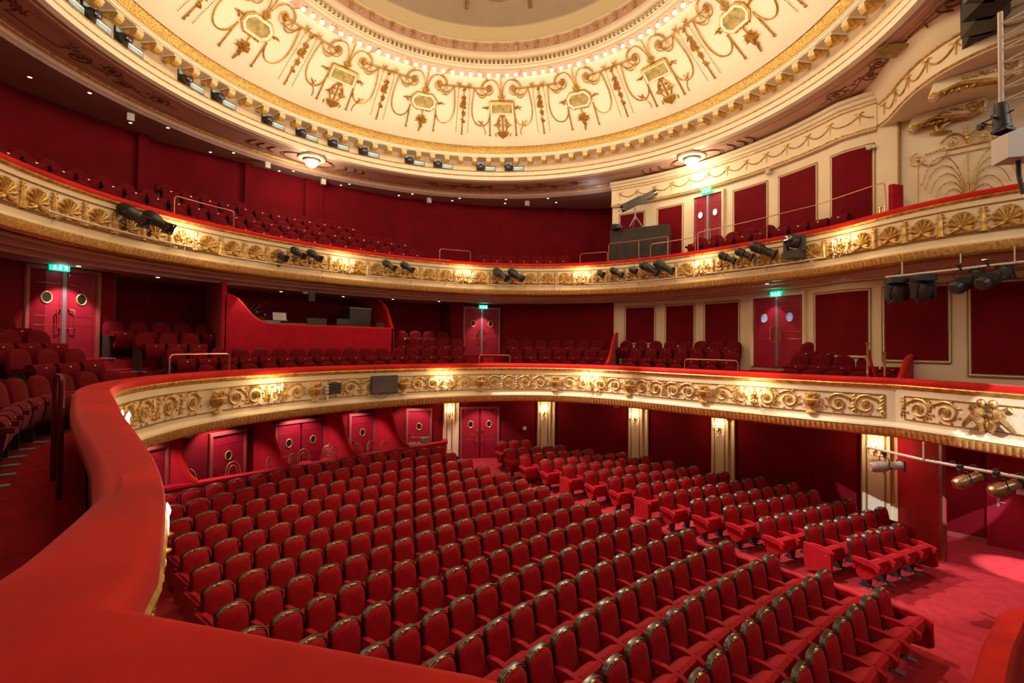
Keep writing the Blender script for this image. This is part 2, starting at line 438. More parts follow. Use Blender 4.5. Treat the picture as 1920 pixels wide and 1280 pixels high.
# ------------------------------------------------------------------ dome
DC = struct(empty('ceiling'))
RIMG = mat('rim_gilding', (0.50, 0.28, 0.06), 0.42, metal=0.55, noise=0.6, scale=26, bump=0.6, bscale=26)
def rev(name, prof, m, parent, n=192, a0=0, a1=360, smooth=True):
    b = MB(); b.lathe(prof, n, None, R_(a0), R_(a1), cap=False)
    return b.build(name, m, parent, smooth)
CONE = ((7.80, 7.59), (5.74, 9.25))
rev('dome_cone', [(7.80, 7.59), (7.3, 8.0), (6.5, 8.66), (5.86, 9.17)], PLAST, DC)
rev('bulb_band', [(5.86, 9.17), (5.84, 9.24), (5.62, 9.30), (5.60, 9.27)], SOFF, DC)
rev('gilt_rim', [(7.76, 7.63), (7.79, 7.66), (7.84, 7.60), (7.94, 7.40), (7.94, 7.37)], RIMG, DC)
rev('rim_moulding', [(7.94, 7.37), (7.97, 7.365), (7.97, 7.345), (8.0, 7.34), (8.0, 7.32), (7.97, 7.315), (7.97, 7.265), (8.0, 7.26), (8.0, 7.245), (8.42, 7.245)], PLAST, DC)
rev('drum_frieze', [(8.42, 7.245), (8.46, 7.20), (8.46, 6.84)], CREAM, DC)
rev('drum_lip', [(8.46, 6.84), (8.42, 6.83), (8.42, 6.68), (8.46, 6.66), (8.46, 6.64), (8.40, 6.62), (8.40, 6.49), (8.52, 6.456)], PLAST, DC)
for r, z, t in ((8.42, 6.835, .022), (8.43, 6.655, .012)):
    b = MB(); b.tube([(r*math.sin(R_(a)), r*math.cos(R_(a)), z) for a in range(0, 360, 2)], t, 6, closed=True)
    b.build('gilt_bead', OCHRE, DC, True)
rev('soffit', [(8.52, 6.456), (8.62, 6.456), (8.64, 6.44), (9.68, 6.43)], SOFF, DC)
b = MB(); b.tube([(9.70*math.sin(R_(a)), 9.70*math.cos(R_(a)), 6.42) for a in range(0, 360, 2)], .045, 6, closed=True)
b.build('soffit_bead', OCHRE, DC, True)
b = MB(); b.tube([(8.78*math.sin(R_(a)), 8.78*math.cos(R_(a)), 6.44) for a in range(0, 360, 2)], .009, 4, closed=True)
b.tube([(9.52*math.sin(R_(a)), 9.52*math.cos(R_(a)), 6.432) for a in range(0, 360, 2)], .009, 4, closed=True)
b.build('soffit_line', SBROWN, DC)
rev('outer_soffit', [(9.68, 6.43), (9.74, 6.41), (9.76, 6.28), (9.80, 6.26)], SOFF, DC)
rev('rear_ceiling', [(9.80, 6.26), (9.84, 6.20), (14.5, 6.20)], CEILP, DC)
# mouldings above the bulbs
rev('oculus_moulding', [(5.60, 9.27), (5.60, 9.33), (5.50, 9.35), (5.50, 9.39), (5.44, 9.40)], PLAST, DC)
rev('dentil_ground', [(5.44, 9.40), (5.44, 9.52)], LINE, DC)
b = MB()
for k in range(232):
    a = 2*PI*k/232
    M = Matrix.Rotation(-a, 4, 'Z')
    b.box(-.042, .042, 5.37, 5.45, 9.41, 9.515, M)
b.build('dentil_course', CREAM, DC)
rev('oculus_ledge', [(5.45, 9.52), (5.36, 9.53), (5.34, 9.57), (5.24, 9.60), (5.20, 9.66)], CREAM, DC)
rev('shell_band_ground', [(5.20, 9.66), (5.12, 9.90)], SOFF, DC)
b = MB()
for k in range(96):
    a = 2*PI*k/96
    M = Matrix.Rotation(-a, 4, 'Z') @ Matrix.Translation((0, 5.15, 9.78)) @ Matrix.Rotation(R_(18), 4, 'X')
    if k % 2: 
        b.ball((0, 0, 0), .075, 8, (1, .5, 1), M)
    else:
        b.box(-.03, .03, -.03, .0, -.10, .08, M); b.box(-.09, .09, -.03, .0, .05, .09, M); b.box(-.08, .08, -.02, .0, -.10, -.075, M)
b.build('shell_course', OCHRE, DC, True)
rev('olive_cove', [(5.12, 9.90), (5.04, 9.92), (5.02, 9.98), (4.86, 10.14), (4.80, 10.22)], OLIVE, DC)
rev('oculus_dome', [(4.80, 10.22), (4.74, 10.22), (4.6, 10.5), (4.2, 10.95), (3.4, 11.4), (2.0, 11.75), (0.3, 11.9), (0.01, 11.9)], OCUL, DC)
b = MB()
def ocu(s_, t_, th):   # arc offset (m) and slope distance on the oculus dome
    R = 4.55-t_*0.62; z = 10.58+t_*0.70
    a = th+s_/4.5
    return (R*math.sin(a)*.985, R*math.cos(a)*.985, z)
for k in range(14):
    th = R_(46.3+13+k*360/14)
    w = 4.5*2*PI/14
    for drop in (.55, .38, .22):
        b.tube([ocu(x, y+.78, th) for x, y in sag((0, 0), (w, 0), drop, 12)], .022, 5)
    b.tube([ocu(0, .85, th), ocu(0, -.05, th)], [.03, .05], 6)
b.build('oculus_garland', BRONZE, DC, True)

# modillions under the rim
m0 = MB(); 
m0.prism([(0, 0.02), (.40, 0.02), (.40, .06), (0, .06)], -.105, .105, 'x')
for o in (m0,):
    m0.v = [(x, y+8.02, z+7.187) for x, y, z in m0.v]
m0b = MB(); m0b.prism([(-.01, .0), (.0, -.10), (.05, -.16), (.14, -.175), (.26, -.13), (.38, -.04), (.38, .0)], -.088, .088, 'x')
m0b.v = [(x, y+8.02, z+7.187) for x, y, z in m0b.v]
m0c = MB(); m0c.tube([(-.088, .0, -.03), (.088, .0, -.03)], .028, 8); m0c.v = [(x, y+8.02, z+7.187) for x, y, z in m0c.v]
for k in range(94):
    deg = -34.54+k*360/94
    if k == 0:
        p1 = m0.build('modillion', CREAM, DC); p2 = m0b.build('acanthus_leaf', OCHRE, p1); p3 = m0c.build('scroll', PLAST, p1, True)
        rt = p1
    else:
        if 146 < deg < 296: continue
        rt = p1.copy(); col.objects.link(rt); rt.parent = DC
        for q in (p2, p3):
            c = q.copy(); col.objects.link(c); c.parent = rt
    rt.rotation_euler = (0, 0, -R_(deg))

# openings of the lighting bridge in the drum frieze, each with its lamp
OPEN = [(-58.5, 'a'), (-51.5, 'b'), (-46.8, 0), (-41.1, 0), (-29.3, 0), (-22.7, 0), (-12.0, 0), (-4.3, 0), (3.2, 0), (10.7, 0), (22.4, 0), (29.9, 0), (41.4, 0), (49.0, 0)]
opn = None
for i, (deg, _) in enumerate(OPEN):
    W = 5.2/2*PI/180*8.46
    if opn is None:
        e = empty('window_1'); struct(e)
        b = MB(); b.box(-W, W, 8.36, 8.395, 6.86, 7.02); b.box(-W, -W*.12, 8.36, 8.395, 6.86, 7.02); 
        b = MB(); b.box(-W, W, 8.425, 8.45, 6.865, 7.05); b.box(-W, -.16*W, 8.425, 8.45, 7.04, 7.20)
        fr = b.build('opening_reveal', BLACK, e)
        b = MB(); b.box(-.10*W, W*.94, 8.415, 8.426, 6.885, 7.03); b.box(-W*.93, -.22*W, 8.415, 8.426, 7.09, 7.19)
        gl = b.build('glass_strip', SKYL, e)
        b = MB(); b.box(-.05*W, W*.9, 8.405, 8.416, 6.995, 7.008)
        tb = b.build('tube_lamp', SKYB, gl)
        b = MB(); b.lathe([(.0, -.14), (.10, -.14), (.12, -.10), (.12, .02), (.08, .10), (.0, .10)], 12, Matrix.Translation((-.56*W, 8.36, 7.00)) @ Matrix.Rotation(R_(98), 4, 'X') @ Matrix.Rotation(R_(-10), 4, 'Z'))
        lp = b.build('lamp_housing', BLACK, e, True)
        b = MB(); b.ball((-.56*W, 8.21, 6.98), .10, 10, (1, .35, 1))
        ln = b.build('lens', PLUM, lp, True)
        opn = (e, [fr, gl, lp], {gl: [tb], lp: [ln]})
        r = e
    else:
        r = opn[0].copy(); col.objects.link(r)
        for q in opn[1]:
            c = q.copy(); col.objects.link(c); c.parent = r
            for w in opn[2].get(q, []):
                c2 = w.copy(); col.objects.link(c2); c2.parent = c
    r.rotation_euler = (0, 0, -R_(deg))

# ring of bulbs
b = MB(); b.lathe([(.0, 0), (.032, 0), (.035, .03), (.0, .03)], 8); base = b
bz = None
for k in range(116):
    deg = -19.39+3.09012*k
    if deg > 142 and deg < 292: continue
    if deg > 341-.5: continue
    a = R_(deg)
    if bz is None:
        r = empty('light_bulb')
        b = MB(); b.lathe([(.0, .0), (.034, .0), (.036, .05), (.0, .06)], 8); so = b.build('socket', BRASS, r, True)
        b = MB(); b.ball((0, 0, -.04), .060, 10); bu = b.build('glass_bulb', BULBR, r, True)
        bz = (r, so, bu)
    else:
        r = bz[0].copy(); col.objects.link(r)
        for q in bz[1:]:
            c = q.copy(); col.objects.link(c); c.parent = r
    r.location = (5.73*math.sin(a), 5.73*math.cos(a), 9.22)
    tag(r, 'small round lit bulb in the ring of bulbs around the ceiling oculus', 'light bulb', 'bulbs ringing the dome oculus')

# ------------------------------------------------------------------ gilded motifs on the cone
SX = 264.0; SY = 250.0
def cone_map(px, py, h=0.02):
    # px, py: motif coordinates, panel centre at the origin
    t = 1.54+py/SY
    R = 7.86-t*.779; z = 7.545+t*.627
    a = px/SX/6.66
    R -= .627*h; z -= .779*h
    return (R*math.sin(a), R*math.cos(a), z)
def gtube(b, pts, r=.02, h=.02, n=5, taper=None):
    P = [cone_map(x, y, h) for x, y in pts]
    if taper: r = [r*(1-(1-taper)*k/(len(P)-1)) for k in range(len(P))]
    b.tube(P, r, n)
def gball(b, x, y, r, h=.02, n=6, sc=(1, 1, 1)):
    b.ball(cone_map(x, y, h), r, n, sc)
def gpoly(b, pts, h0, h1):
    n = len(pts); b.add([cone_map(x, y, h0) for x, y in pts]+[cone_map(x, y, h1) for x, y in pts], [tuple(range(n)), tuple(range(n, 2*n))[::-1]]+[(i, (i+1) % n, n+(i+1) % n, n+i) for i in range(n)])
rnd = random.Random(5)
def leafy(b, pts, r, every=3, ln=14, h=.02):
    gtube(b, pts, r, h)
    for i in range(1, len(pts)-1, every):
        x, y = pts[i]; dx = pts[i+1][0]-pts[i-1][0]; dy = pts[i+1][1]-pts[i-1][1]; l = math.hypot(dx, dy) or 1
        sgn = 1 if (i//every) % 2 else -1
        gtube(b, [(x, y), (x+(-dy/l*sgn+dx/l)*ln*.7, y+(dx/l*sgn+dy/l)*ln*.7)], r*.8, h, 4, .3)
def motif(kind):
    g = MB()
    for s in (1, -1):
        # volute and rosette
        leafy(g, spiral(s*125, 165, 72, 1.25, (PI*.5 if s > 0 else PI*.5), -s, 26, .30), .013, 4, 12)
        leafy(g, bez((s*6, 85), (s*15, 200), (s*50, 262), (s*125, 240), 10), .016, 3, 14)
        leafy(g, bez((s*125, 240), (s*190, 240), (s*212, 190), (s*200, 130), 8), .015, 3, 10)
        leafy(g, bez((s*120, 240), (s*170, 262), (s*200, 300), (s*232, 318), 8), .011, 2, 20)
        gball(g, s*125, 165, .065, .03, 8); gball(g, s*125, 165, .045, .09, 6)
        for k in range(7): 
            a = 2*PI*k/7; gball(g, s*125+20*math.cos(a), 165+20*math.sin(a), .035, .03, 5)
        # rod to the neighbouring motif's rosette
        gtube(g, [(s*125, 165), (s*246, 172), (s*368, 172)], .018, .045, 6)
        for d, dr in ((0, 62), (26, 38)):
            gtube(g, sag((s*128, 140), (s*(258+d*.3), 160), dr, 12), .017, .03)
        # big hanging garland and straight tassel
        leafy(g, bez((s*268, 170), (s*288, 60), (s*300, -60), (s*262, -120), 8)+bez((s*262, -120), (s*225, -190), (s*130, -190), (s*116, -55), 10)[1:], .021, 2, 9)
        leafy(g, [(s*118, -50-k*24) for k in range(9)], .024, 1, 9)
        gball(g, s*118, -252, .045)
        # side rosettes
        for k in range(5): gball(g, s*(136+k*9), rnd.uniform(-14, 14), .042-.004*k, .03, 6)
        leafy(g, [(s*150, 0), (s*168, 4), (s*190, 2)], .016, 1, 14)
        # little bird on the rod
        gball(g, s*312, 190, .05, .05, 7, (1.2, .7, 1)); gball(g, s*(312-16), 205, .028, .05, 6); gtube(g, [(s*318, 196), (s*345, 212)], .03, .05, 5, .2)
        # bead strings
        for k in range(26): gball(g, s*(368-52), 150-k*15.5, .019, .02, 5)
    # plume over the panel
    for k in range(9):
        a = R_(20+k*17.5); gtube(g, [(0, 78), (30*math.cos(a), 80+34*math.sin(a)), (44*math.cos(a), 92+38*math.sin(a))], .02, .03, 5, .3)
    gball(g, 0, 80, .07, .03, 8); gball(g, 0, 112, .055, .03, 8)
    leafy(g, [(0, 110+k*18) for k in range(11)], .015, 1, 13)
    if kind == 'B':
        # lyre-shaped pendant with bowl
        for s in (1, -1):
            gtube(g, bez((s*4, -62), (s*60, -100), (s*60, -160), (s*22, -215), 8), .022, .03)
            gball(g, s*42, -150, .10, .03, 8, (1, .6, 1)); gball(g, s*30, -112, .055, .03, 7); gtube(g, [(s*50, -140), (s*85, -158)], .04, .03, 5, .3)
            gtube(g, [(s*68, -232), (s*64, -262)], .016, .02)
            # bird perched on the garland
            gball(g, s*190, -150, .05, .05, 7, (1, .7, 1.5)); gball(g, s*186, -122, .03, .05, 6); gtube(g, [(s*196, -140), (s*228, -110)], .035, .05, 5, .2); gtube(g, bez((s*185, -165), (s*165, -190), (s*150, -230), (s*165, -250)), .013)
        gtube(g, [(0, -60), (0, -215)], .026, .03)
        gpoly(g, [(-52, -222), (52, -222), (40, -250), (14, -268), (0, -282), (-14, -268), (-40, -250)], 0, .06)
        gtube(g, [(-45, -212), (45, -212)], .018, .05)
    else:
        gtube(g, [(0, -60), (0, -120)], .022, .03)
        for k in range(26):
            a = rnd.uniform(0, 2*PI); q = rnd.uniform(0, 1)**.6
            gball(g, 40*q*math.cos(a), -165+36*q*math.sin(a), rnd.uniform(.04, .08), .04, 6)
        for a in (15, 50, 130, 165, 200, 340):
            gtube(g, [(0, -165), (62*math.cos(R_(a)), -165+58*math.sin(R_(a)))], .028, .03, 5, .2)
        for k in range(7): gball(g, rnd.uniform(-9, 9), -215-k*10, .05-.004*k, .03, 6)
    g.v = g.v
    f = MB(); w = MB()
    if kind == 'B':
        outer = [(-108, -52), (108, -52), (108, 52), (-108, 52)]; mid = [(-96, -41), (96, -41), (96, 41), (-96, 41)]
        gpoly(f, [(-122, 50), (122, 50), (112, 66), (-112, 66)], 0, .09)
    else:
        def octo(a, c, q): return [(-a, -c+q), (-a+q, -c), (a-q, -c), (a, -c+q), (a, c-q), (a-q, c), (-a+q, c), (-a, c-q)]
        outer = octo(108, 66, 40); mid = octo(92, 50, 32)
        for s in (1, -1):
            for k in range(6): gball(f, s*(20+k*8), -66-rnd.uniform(0, 14), .035, .02, 5)
    def framing(bb, o_, i_, h):
        n = len(o_); bb.add([cone_map(x, y, 0) for x, y in o_]+[cone_map(x, y, h) for x, y in o_]+[cone_map(x, y, h) for x, y in i_]+[cone_map(x, y, 0) for x, y in i_],
            [(k, (k+1) % n, n+(k+1) % n, n+k) for k in range(n)]+[(n+k, n+(k+1) % n, 2*n+(k+1) % n, 2*n+k) for k in range(n)]+[(2*n+k, 2*n+(k+1) % n, 3*n+(k+1) % n, 3*n+k) for k in range(n)])
    sc = 1.1
    framing(f, [(x*sc, y*sc) for x, y in outer], outer, .05)
    framing(w, outer, mid, .07)
    for s in (1, -1): 
        for k in range(4): gball(f, rnd.uniform(-20, 20), -62*1.0-k*4, .04, .02, 5)
    p = MB(); gpoly(p, mid, 0, .012)
    return g, f, w, p
def pendant():
    g = MB(); mid = 0
    for y, n, r in ((150, 8, .05), (75, 12, .075), (20, 16, .095), (-55, 11, .075), (-130, 10, .065), (-215, 6, .04)):
        for k in range(n):
            gball(g, rnd.uniform(-20, 20)*r/.08, y+rnd.uniform(-22, 22)*r/.08, rnd.uniform(.6, 1)*r*.6, .035, 6)
    gtube(g, [(0, 165), (0, -255)], .022, .02); gball(g, 0, -252, .04)
    for s in (1, -1):
        leafy(g, bez((0, 160), (s*20, 190), (s*45, 190), (s*52, 150), 6), .018, 2, 10)
    return g
MOT = {}
for k in (14, 0, 1, 2, 3, 4, 5, 6, 13, 12):
    th = -1.75+24.05*k if k < 8 else -1.75-24.05*(15-k)
    kind = 'B' if (k if k < 8 else 15-k) % 2 == 0 else 'A'
    if kind not in MOT:
        g, f, w, p = motif(kind)
        MOT[kind] = [g.build('gilded_scrollwork', GOLD, DC, True), f.build('panel_frame', GOLD, DC, True), w.build('frame_fillet', PLAST, None), p.build('painted_panel', PAINTP, None)]
        MOT[kind][2].parent = MOT[kind][1]; MOT[kind][3].parent = MOT[kind][1]
        A = MOT[kind][0]; Bf = MOT[kind][1]
    else:
        A = MOT[kind][0].copy(); col.objects.link(A); Bf = MOT[kind][1].copy(); col.objects.link(Bf)
        for q in MOT[kind][2:]:
            c = q.copy(); col.objects.link(c); c.parent = Bf
    A.rotation_euler = (0, 0, -R_(th)); Bf.rotation_euler = (0, 0, -R_(th))
    if 'P' not in MOT: MOT['P'] = pd = pendant().build('floral_pendant', GOLD, DC, True)
    else: pd = MOT['P'].copy(); col.objects.link(pd)
    pd.rotation_euler = (0, 0, -R_(th+12.02))

# ------------------------------------------------------------------ bronze relief on the flat soffit ring
def sof(s_, t_, th, z=6.435):
    R = 9.10+t_; a = th+s_/9.1
    return (R*math.sin(a), R*math.cos(a), z)
def scroll_run(sign):
    b = MB()
    def T_(pts, r=.018, n=5, tp=None):
        P = [sof(sign*x, y, 0) for x, y in pts]
        rr = [r*(1-(1-tp)*k/(len(P)-1)) for k in range(len(P))] if tp else r
        b.tube(P, rr, n)
    for (cx, cy, r, a0, d) in ((.95, .12, .27, 3.5, 1), (1.5, -.15, .22, 0.5, -1), (2.05, .13, .20, 3.6, 1), (2.9, 0, .25, 0.2, -1)):
        T_(spiral(cx, cy, r, 1.4, a0, d, 26, .25), .022)
        b.ball(sof(sign*cx, cy, 0), .06, 7, (1, 1, .5))
    T_(bez((.5, .0), (.8, -.35), (1.2, .3), (1.6, .05), 12), .03)
    T_(bez((1.6, .05), (2.0, -.3), (2.4, .2), (2.75, .22), 12), .022)
    T_(bez((2.6, -.1), (3.0, -.2), (3.3, .1), (3.45, .0), 12), .014)
    for k in range(18):
        x = .45+k*.13; y = rnd.uniform(-.2, .2)
        T_([(x, y), (x+.10, y+rnd.uniform(-.1, .1))], .03, 5, .2)
    return b
sr = [scroll_run(1).build('soffit_scroll', SBROWN, DC, True), scroll_run(-1).build('soffit_scroll', SBROWN, DC, True)]
ct = MB(); w_, h_ = .62, .22
outl = [(-w_, -.05), (-w_+.06, -.12), (-w_+.02, -h_), (-.35, -h_), (.35, -h_), (w_-.02, -h_), (w_-.06, -.12), (w_, -.05), (w_, .05), (w_-.06, .12), (w_-.02, h_), (.35, h_), (-.35, h_), (-w_+.02, h_), (-w_+.06, .12), (-w_, .05)]
ct.tube([sof(x, y, 0) for x, y in outl], .016, 5, closed=True)
ctb = ct.build('soffit_cartouche', SBROWN, DC)
first = True
for deg in (46, -50, 142):
    for q in (sr[0], sr[1], ctb):
        if first: c = q
        else: c = q.copy(); col.objects.link(c)
        c.rotation_euler = (0, 0, -R_(deg))
    first = False
lc = MB()
for rr in (.62, .56): lc.tube([(rr*math.cos(R_(a))*1.5, 9.1+rr*math.sin(R_(a))*.72, 6.43) for a in range(0, 360, 8)], .014, 5, closed=True)
for s in (1, -1):
    for q in (1.35, 1.7, 2.0): lc.tube([sof(s*x, y, 0) for x, y in bez((q-.3, .25), (q, .25), (q+.05, 0), (q-.1, -.25))], [.01]+[.035]*9+[.01], 5)
lcb = lc.build('lantern_surround', SBROWN, DC)
for i, deg in enumerate((-2, 94)):
    c = lcb if i == 0 else lcb.copy()
    if i: col.objects.link(c)
    c.rotation_euler = (0, 0, -R_(deg))
    r = empty('ceiling_lantern', (9.1*math.sin(R_(deg))*.97, 9.1*math.cos(R_(deg))*.97, 6.43))
    b = MB(); b.lathe([(0, 0), (.46, 0), (.44, -.05), (.34, -.06), (.0, -.06)], 28); b.build('plaster_rose', CREAM, r, True)
    b = MB(); b.lathe([(.27, -.06), (.27, -.13), (.24, -.14), (.24, -.06)], 24); b.build('metal_ring', GREYM, r, True)
    b = MB(); b.lathe([(.23, -.10), (.23, -.16), (.19, -.23), (.12, -.30), (.04, -.34), (.0, -.345)], 24); b.build('glass_bowl', GLOWG, r, True)
    b = MB(); b.ball((0, 0, -.36), .03, 8); b.build('finial', BRASS, r, True)
    tag(r, ['glowing glass bowl lantern in a plaster rose above the centre of the upper balcony', 'glowing glass bowl lantern in a plaster rose beside the swagged side wall frieze'][i], 'ceiling lamp')
# ================================================================== BALCONY FRONTS
def rail_prof(zt, w, front=.05, h=.13):
    # rounded upholstered cushion
    pts = []
    for k in range(9):
        a = PI/2*k/8; pts.append((front-.07+.07*math.sin(a), zt-.07+.07*math.cos(a)))
    pts += [(front, zt-h), (-w, zt-h)]
    for k in range(9):
        a = PI/2*k/8; pts.append((-w+.09-.09*math.cos(a), zt-.09+.09*math.sin(a)))
    pts.append((-w/2, zt+.012))
    return pts
def tongues(C, z0, z1, o0, o1, pitch, s0, s1):
    # gadroon course: rounded tongues standing side by side
    b = MB(); n = int((s1-s0)/pitch)
    for k in range(n):
        s = s0+pitch*(k+.5)
        for (dx0, dx1, hh) in ((-.42, .42, 1.0),):
            w = pitch*.42
            ring = []
            for z, o, f in ((z0, o0, 1), (z0+(z1-z0)*.78, o0+(o1-o0)*.6, 1), (z1, o1, .8)):
                for d, q in ((-w, 0), (-w*.6, .018), (0, .026), (w*.6, .018), (w, 0)):
                    ring.append(C.at(s+d*f, z, o+q))
            b.add(ring, [(r*5+i, r*5+i+1, (r+1)*5+i+1, (r+1)*5+i) for r in range(2) for i in range(4)])
    return b
def frm(b, C, s, z, pts, r, out=.02, n=5, taper=None):
    P = [C.at(s+x, z+y, out) for x, y in pts]
    if taper is not None: r = [r*(1-(1-taper)*k/(len(P)-1)) for k in range(len(P))]
    b.tube(P, r, n)
# ---- lower balcony front
BL = empty('balcony')
tag(BL, 'lower horseshoe balcony front with red velvet rail, gilded urns and scrollwork', 'balcony')
P = LOW
def sw(C, prof, name, m, parent, smooth=True, closed=True, sub=None):
    b = MB(); PP = C.P; NN = C.N
    b.sweep(PP, prof, closed, NN); return b.build(name, m, parent, smooth)
def rail_width(C, kink_s, prof_at):
    b = MB(); vs = []; L = None
    for i in range(len(C.P)):
        pr = prof_at(C.s[i]); L = len(pr)
        for o, z in pr: vs.append((C.P[i][0]+C.N[i][0]*o, C.P[i][1]+C.N[i][1]*o, z))
    fs = [(i*L+k, i*L+(k+1) % L, (i+1)*L+(k+1) % L, (i+1)*L+k) for i in range(len(C.P)-1) for k in range(L)]
    b.add(vs, fs); return b
def kinks():
    # arc length of the two corners of the front
    k = int(np.hypot(CL.P[:, 0]-6.45, CL.P[:, 1]+6.32).argmin()); j = int(np.hypot(CL.P[:, 0]+6.59, CL.P[:, 1]+6.46).argmin()); return CL.s[j], CL.s[k]
KA, KB_ = kinks()
def lw(s):
    s = min(s, CL.s[-1]-s)
    return float(np.interp(s, [0, KA-.8, KA, KA+.5, KA+1.15, KA+2.3, KA+3.5, KA+5.2, 18], [.62, .52, .42, .31, .21, .25, .30, .34, .36]))
rail_width(CL, KA, lambda s: rail_prof(-.66, lw(s), .05, .12)).build('velvet_rail', RAIL, BL, True)
sw(CL, [(.045, -.775), (.06, -.80), (.05, -.83), (.02, -.86), (.0, -.885), (-.16, -.885), (-.16, -.775)], 'gilt_cap_moulding', OCHRE, BL)
sw(CL, [(0, -.885), (0, -1.64), (-.16, -1.64), (-.16, -.885)], 'cream_front_panel', CREAM, BL, False)
sw(CL, [(-.15, -.78), (-.15, -1.50), (-.18, -1.50), (-.18, -.78)], 'inner_lining', RAIL, BL, False)
sw(CL, [(0, -1.60), (.02, -1.61), (.03, -1.64), (.06, -1.66), (.07, -1.70), (-.1, -1.70), (-.1, -1.60)], 'base_moulding', CREAM, BL)
sw(CL, [(.05, -1.70), (.055, -1.73), (.0, -1.89), (-.04, -1.91), (-.08, -1.93), (-.2, -1.93), (-.2, -1.70)], 'cove', BAND, BL)
tongues(CL, -1.725, -1.89, .048, -.005, .105, .3, CL.s[-1]-.3).build('gadroon_course', BAND, BL, True)
KINK = [1.2+0.92, 0]
def kinks():
    # arc length of the two corners of the front
    k = int(np.hypot(CL.P[:, 0]-6.45, CL.P[:, 1]+6.32).argmin()); j = int(np.hypot(CL.P[:, 0]+6.59, CL.P[:, 1]+6.46).argmin()); return CL.s[j], CL.s[k]
KA, KB_ = kinks()
def bead_frame(C, s0, s1, z0, z1, parent, name='bead_border'):
    b = MB(); n = max(2, int((s1-s0)/.1))
    for z in (z0, z1): b.tube([C.at(s0+(s1-s0)*k/n, z, .008) for k in range(n+1)], .013, 5)
    for s in (s0, s1): b.tube([C.at(s, z0, .008), C.at(s, z1, .008)], .013, 5)
    m = int((s1-s0)/.045)
    for k in range(m):
        for z in (z0, z1):
            b.ball(C.at(s0+(s1-s0)*(k+.5)/m, z, .02), .014, 4)
    return b.build(name, LINE, parent)
bead_frame(CL, KA+.18, KB_-.18, -1.50, -1.015, BL)
bead_frame(CL, KB_+.18, CL.s[-1]-.05, -1.50, -1.015, BL)
bead_frame(CL, .05, KA-.18, -1.50, -1.015, BL)
URN = [10.8, 14.0, 16.6, 19.3, 21.9, 24.45, 27.0, 29.35, 31.9]
URN = [8.2, 5.6] [::-1] + URN
ub = MB(); M0 = Matrix.Identity(4)
ub.lathe([(0, -.23), (.10, -.23), (.09, -.20), (.03, -.17), (.03, -.13), (.10, -.09), (.15, 0), (.155, .04), (.12, .06), (.13, .08), (.0, .08)], 14)
for k in range(34):
    a = rnd.uniform(0, PI*2); q = rnd.uniform(0, 1)**.5
    ub.ball((.14*q*math.cos(a), -.02-rnd.uniform(0, .05), .13+.075*q*math.sin(a)), rnd.uniform(.022, .045), 6)
for s in (1, -1): ub.tube([(s*.14, 0, .05), (s*.21, -.01, .02), (s*.20, -.01, -.06), (s*.13, -.01, -.05)], .014, 5)
ub.v = [(x*1.15, y*.75, z*1.12) for x, y, z in ub.v]
urn_me = None
for i, s in enumerate(URN):
    if urn_me is None: u = ub.build('gilded_urn', OCHRE, BL, True); urn_me = u
    else: u = urn_me.copy(); col.objects.link(u)
    u.matrix_local = CL.frame(s, -1.27, .05)
def vine(C, s, z, dirn, parent, first, k):
    # one scroll of the running vine
    b = MB()
    r = .215; c = (0, 0)
    sp = [(x*dirn, y) for x, y in spiral(0, 0, r, 1.35, PI*.75, -1, 26, .30)]
    frm(b, C, s, z, sp, .029, .02, 6, .5)
    frm(b, C, s, z, [(x*dirn, y) for x, y in bez((-.34, -.19), (-.30, .08), (-.24, .14), (-.145, .145), 8)], .018, .02, 6)
    for j in range(9):
        a = 2*PI*j/9; b.ball(C.at(s+.05*math.cos(a), z+.05*math.sin(a), .03), .024, 6)
    b.ball(C.at(s, z, .05), .03, 6)
    for j in range(8):
        a = -2*PI*j/8*1.0+.4; x0, y0 = r*math.cos(a), r*math.sin(a)
        frm(b, C, s, z, [(x0*dirn, y0), ((x0*1.18+.02*math.sin(a))*dirn, y0*1.12), ((x0*1.30)*dirn, y0*1.02+.02)], .020, .02, 5, .25)
    for j in range(5):
        y0 = -.16+.08*j; frm(b, C, s, z, [(-.27*dirn, y0), (-.32*dirn, y0+.05), (-.36*dirn, y0+.03)], .022, .02, 5, .2)
    return b
cnt = 0
edges = [KA+.18] + URN + [KB_-.18]
for a, c in zip([u for u in URN], URN[1:]+[None]):
    if c is None: break
    g = c-a
    for f, d in ((.19, -1), (.385, -1), (.615, 1), (.81, 1)):
        s = a+g*f
        if s < 9.5: continue
        vine(CL, s, -1.255, d, BL, 0, 0).build('gilded_vine_scroll', OCHRE, BL, True)
for s, d in ((31.9+.52, -1), (31.9+1.02, -1)):
    if s < KB_-.3: vine(CL, s, -1.255, d, BL, 0, 0).build('gilded_vine_scroll', OCHRE, BL, True)
for s, d in ((KB_+.45, 1), (KB_+.92, 1), (KB_+2.35, -1)):
    vine(CL, s, -1.255, d, BL, 0, 0).build('gilded_vine_scroll', OCHRE, BL, True)
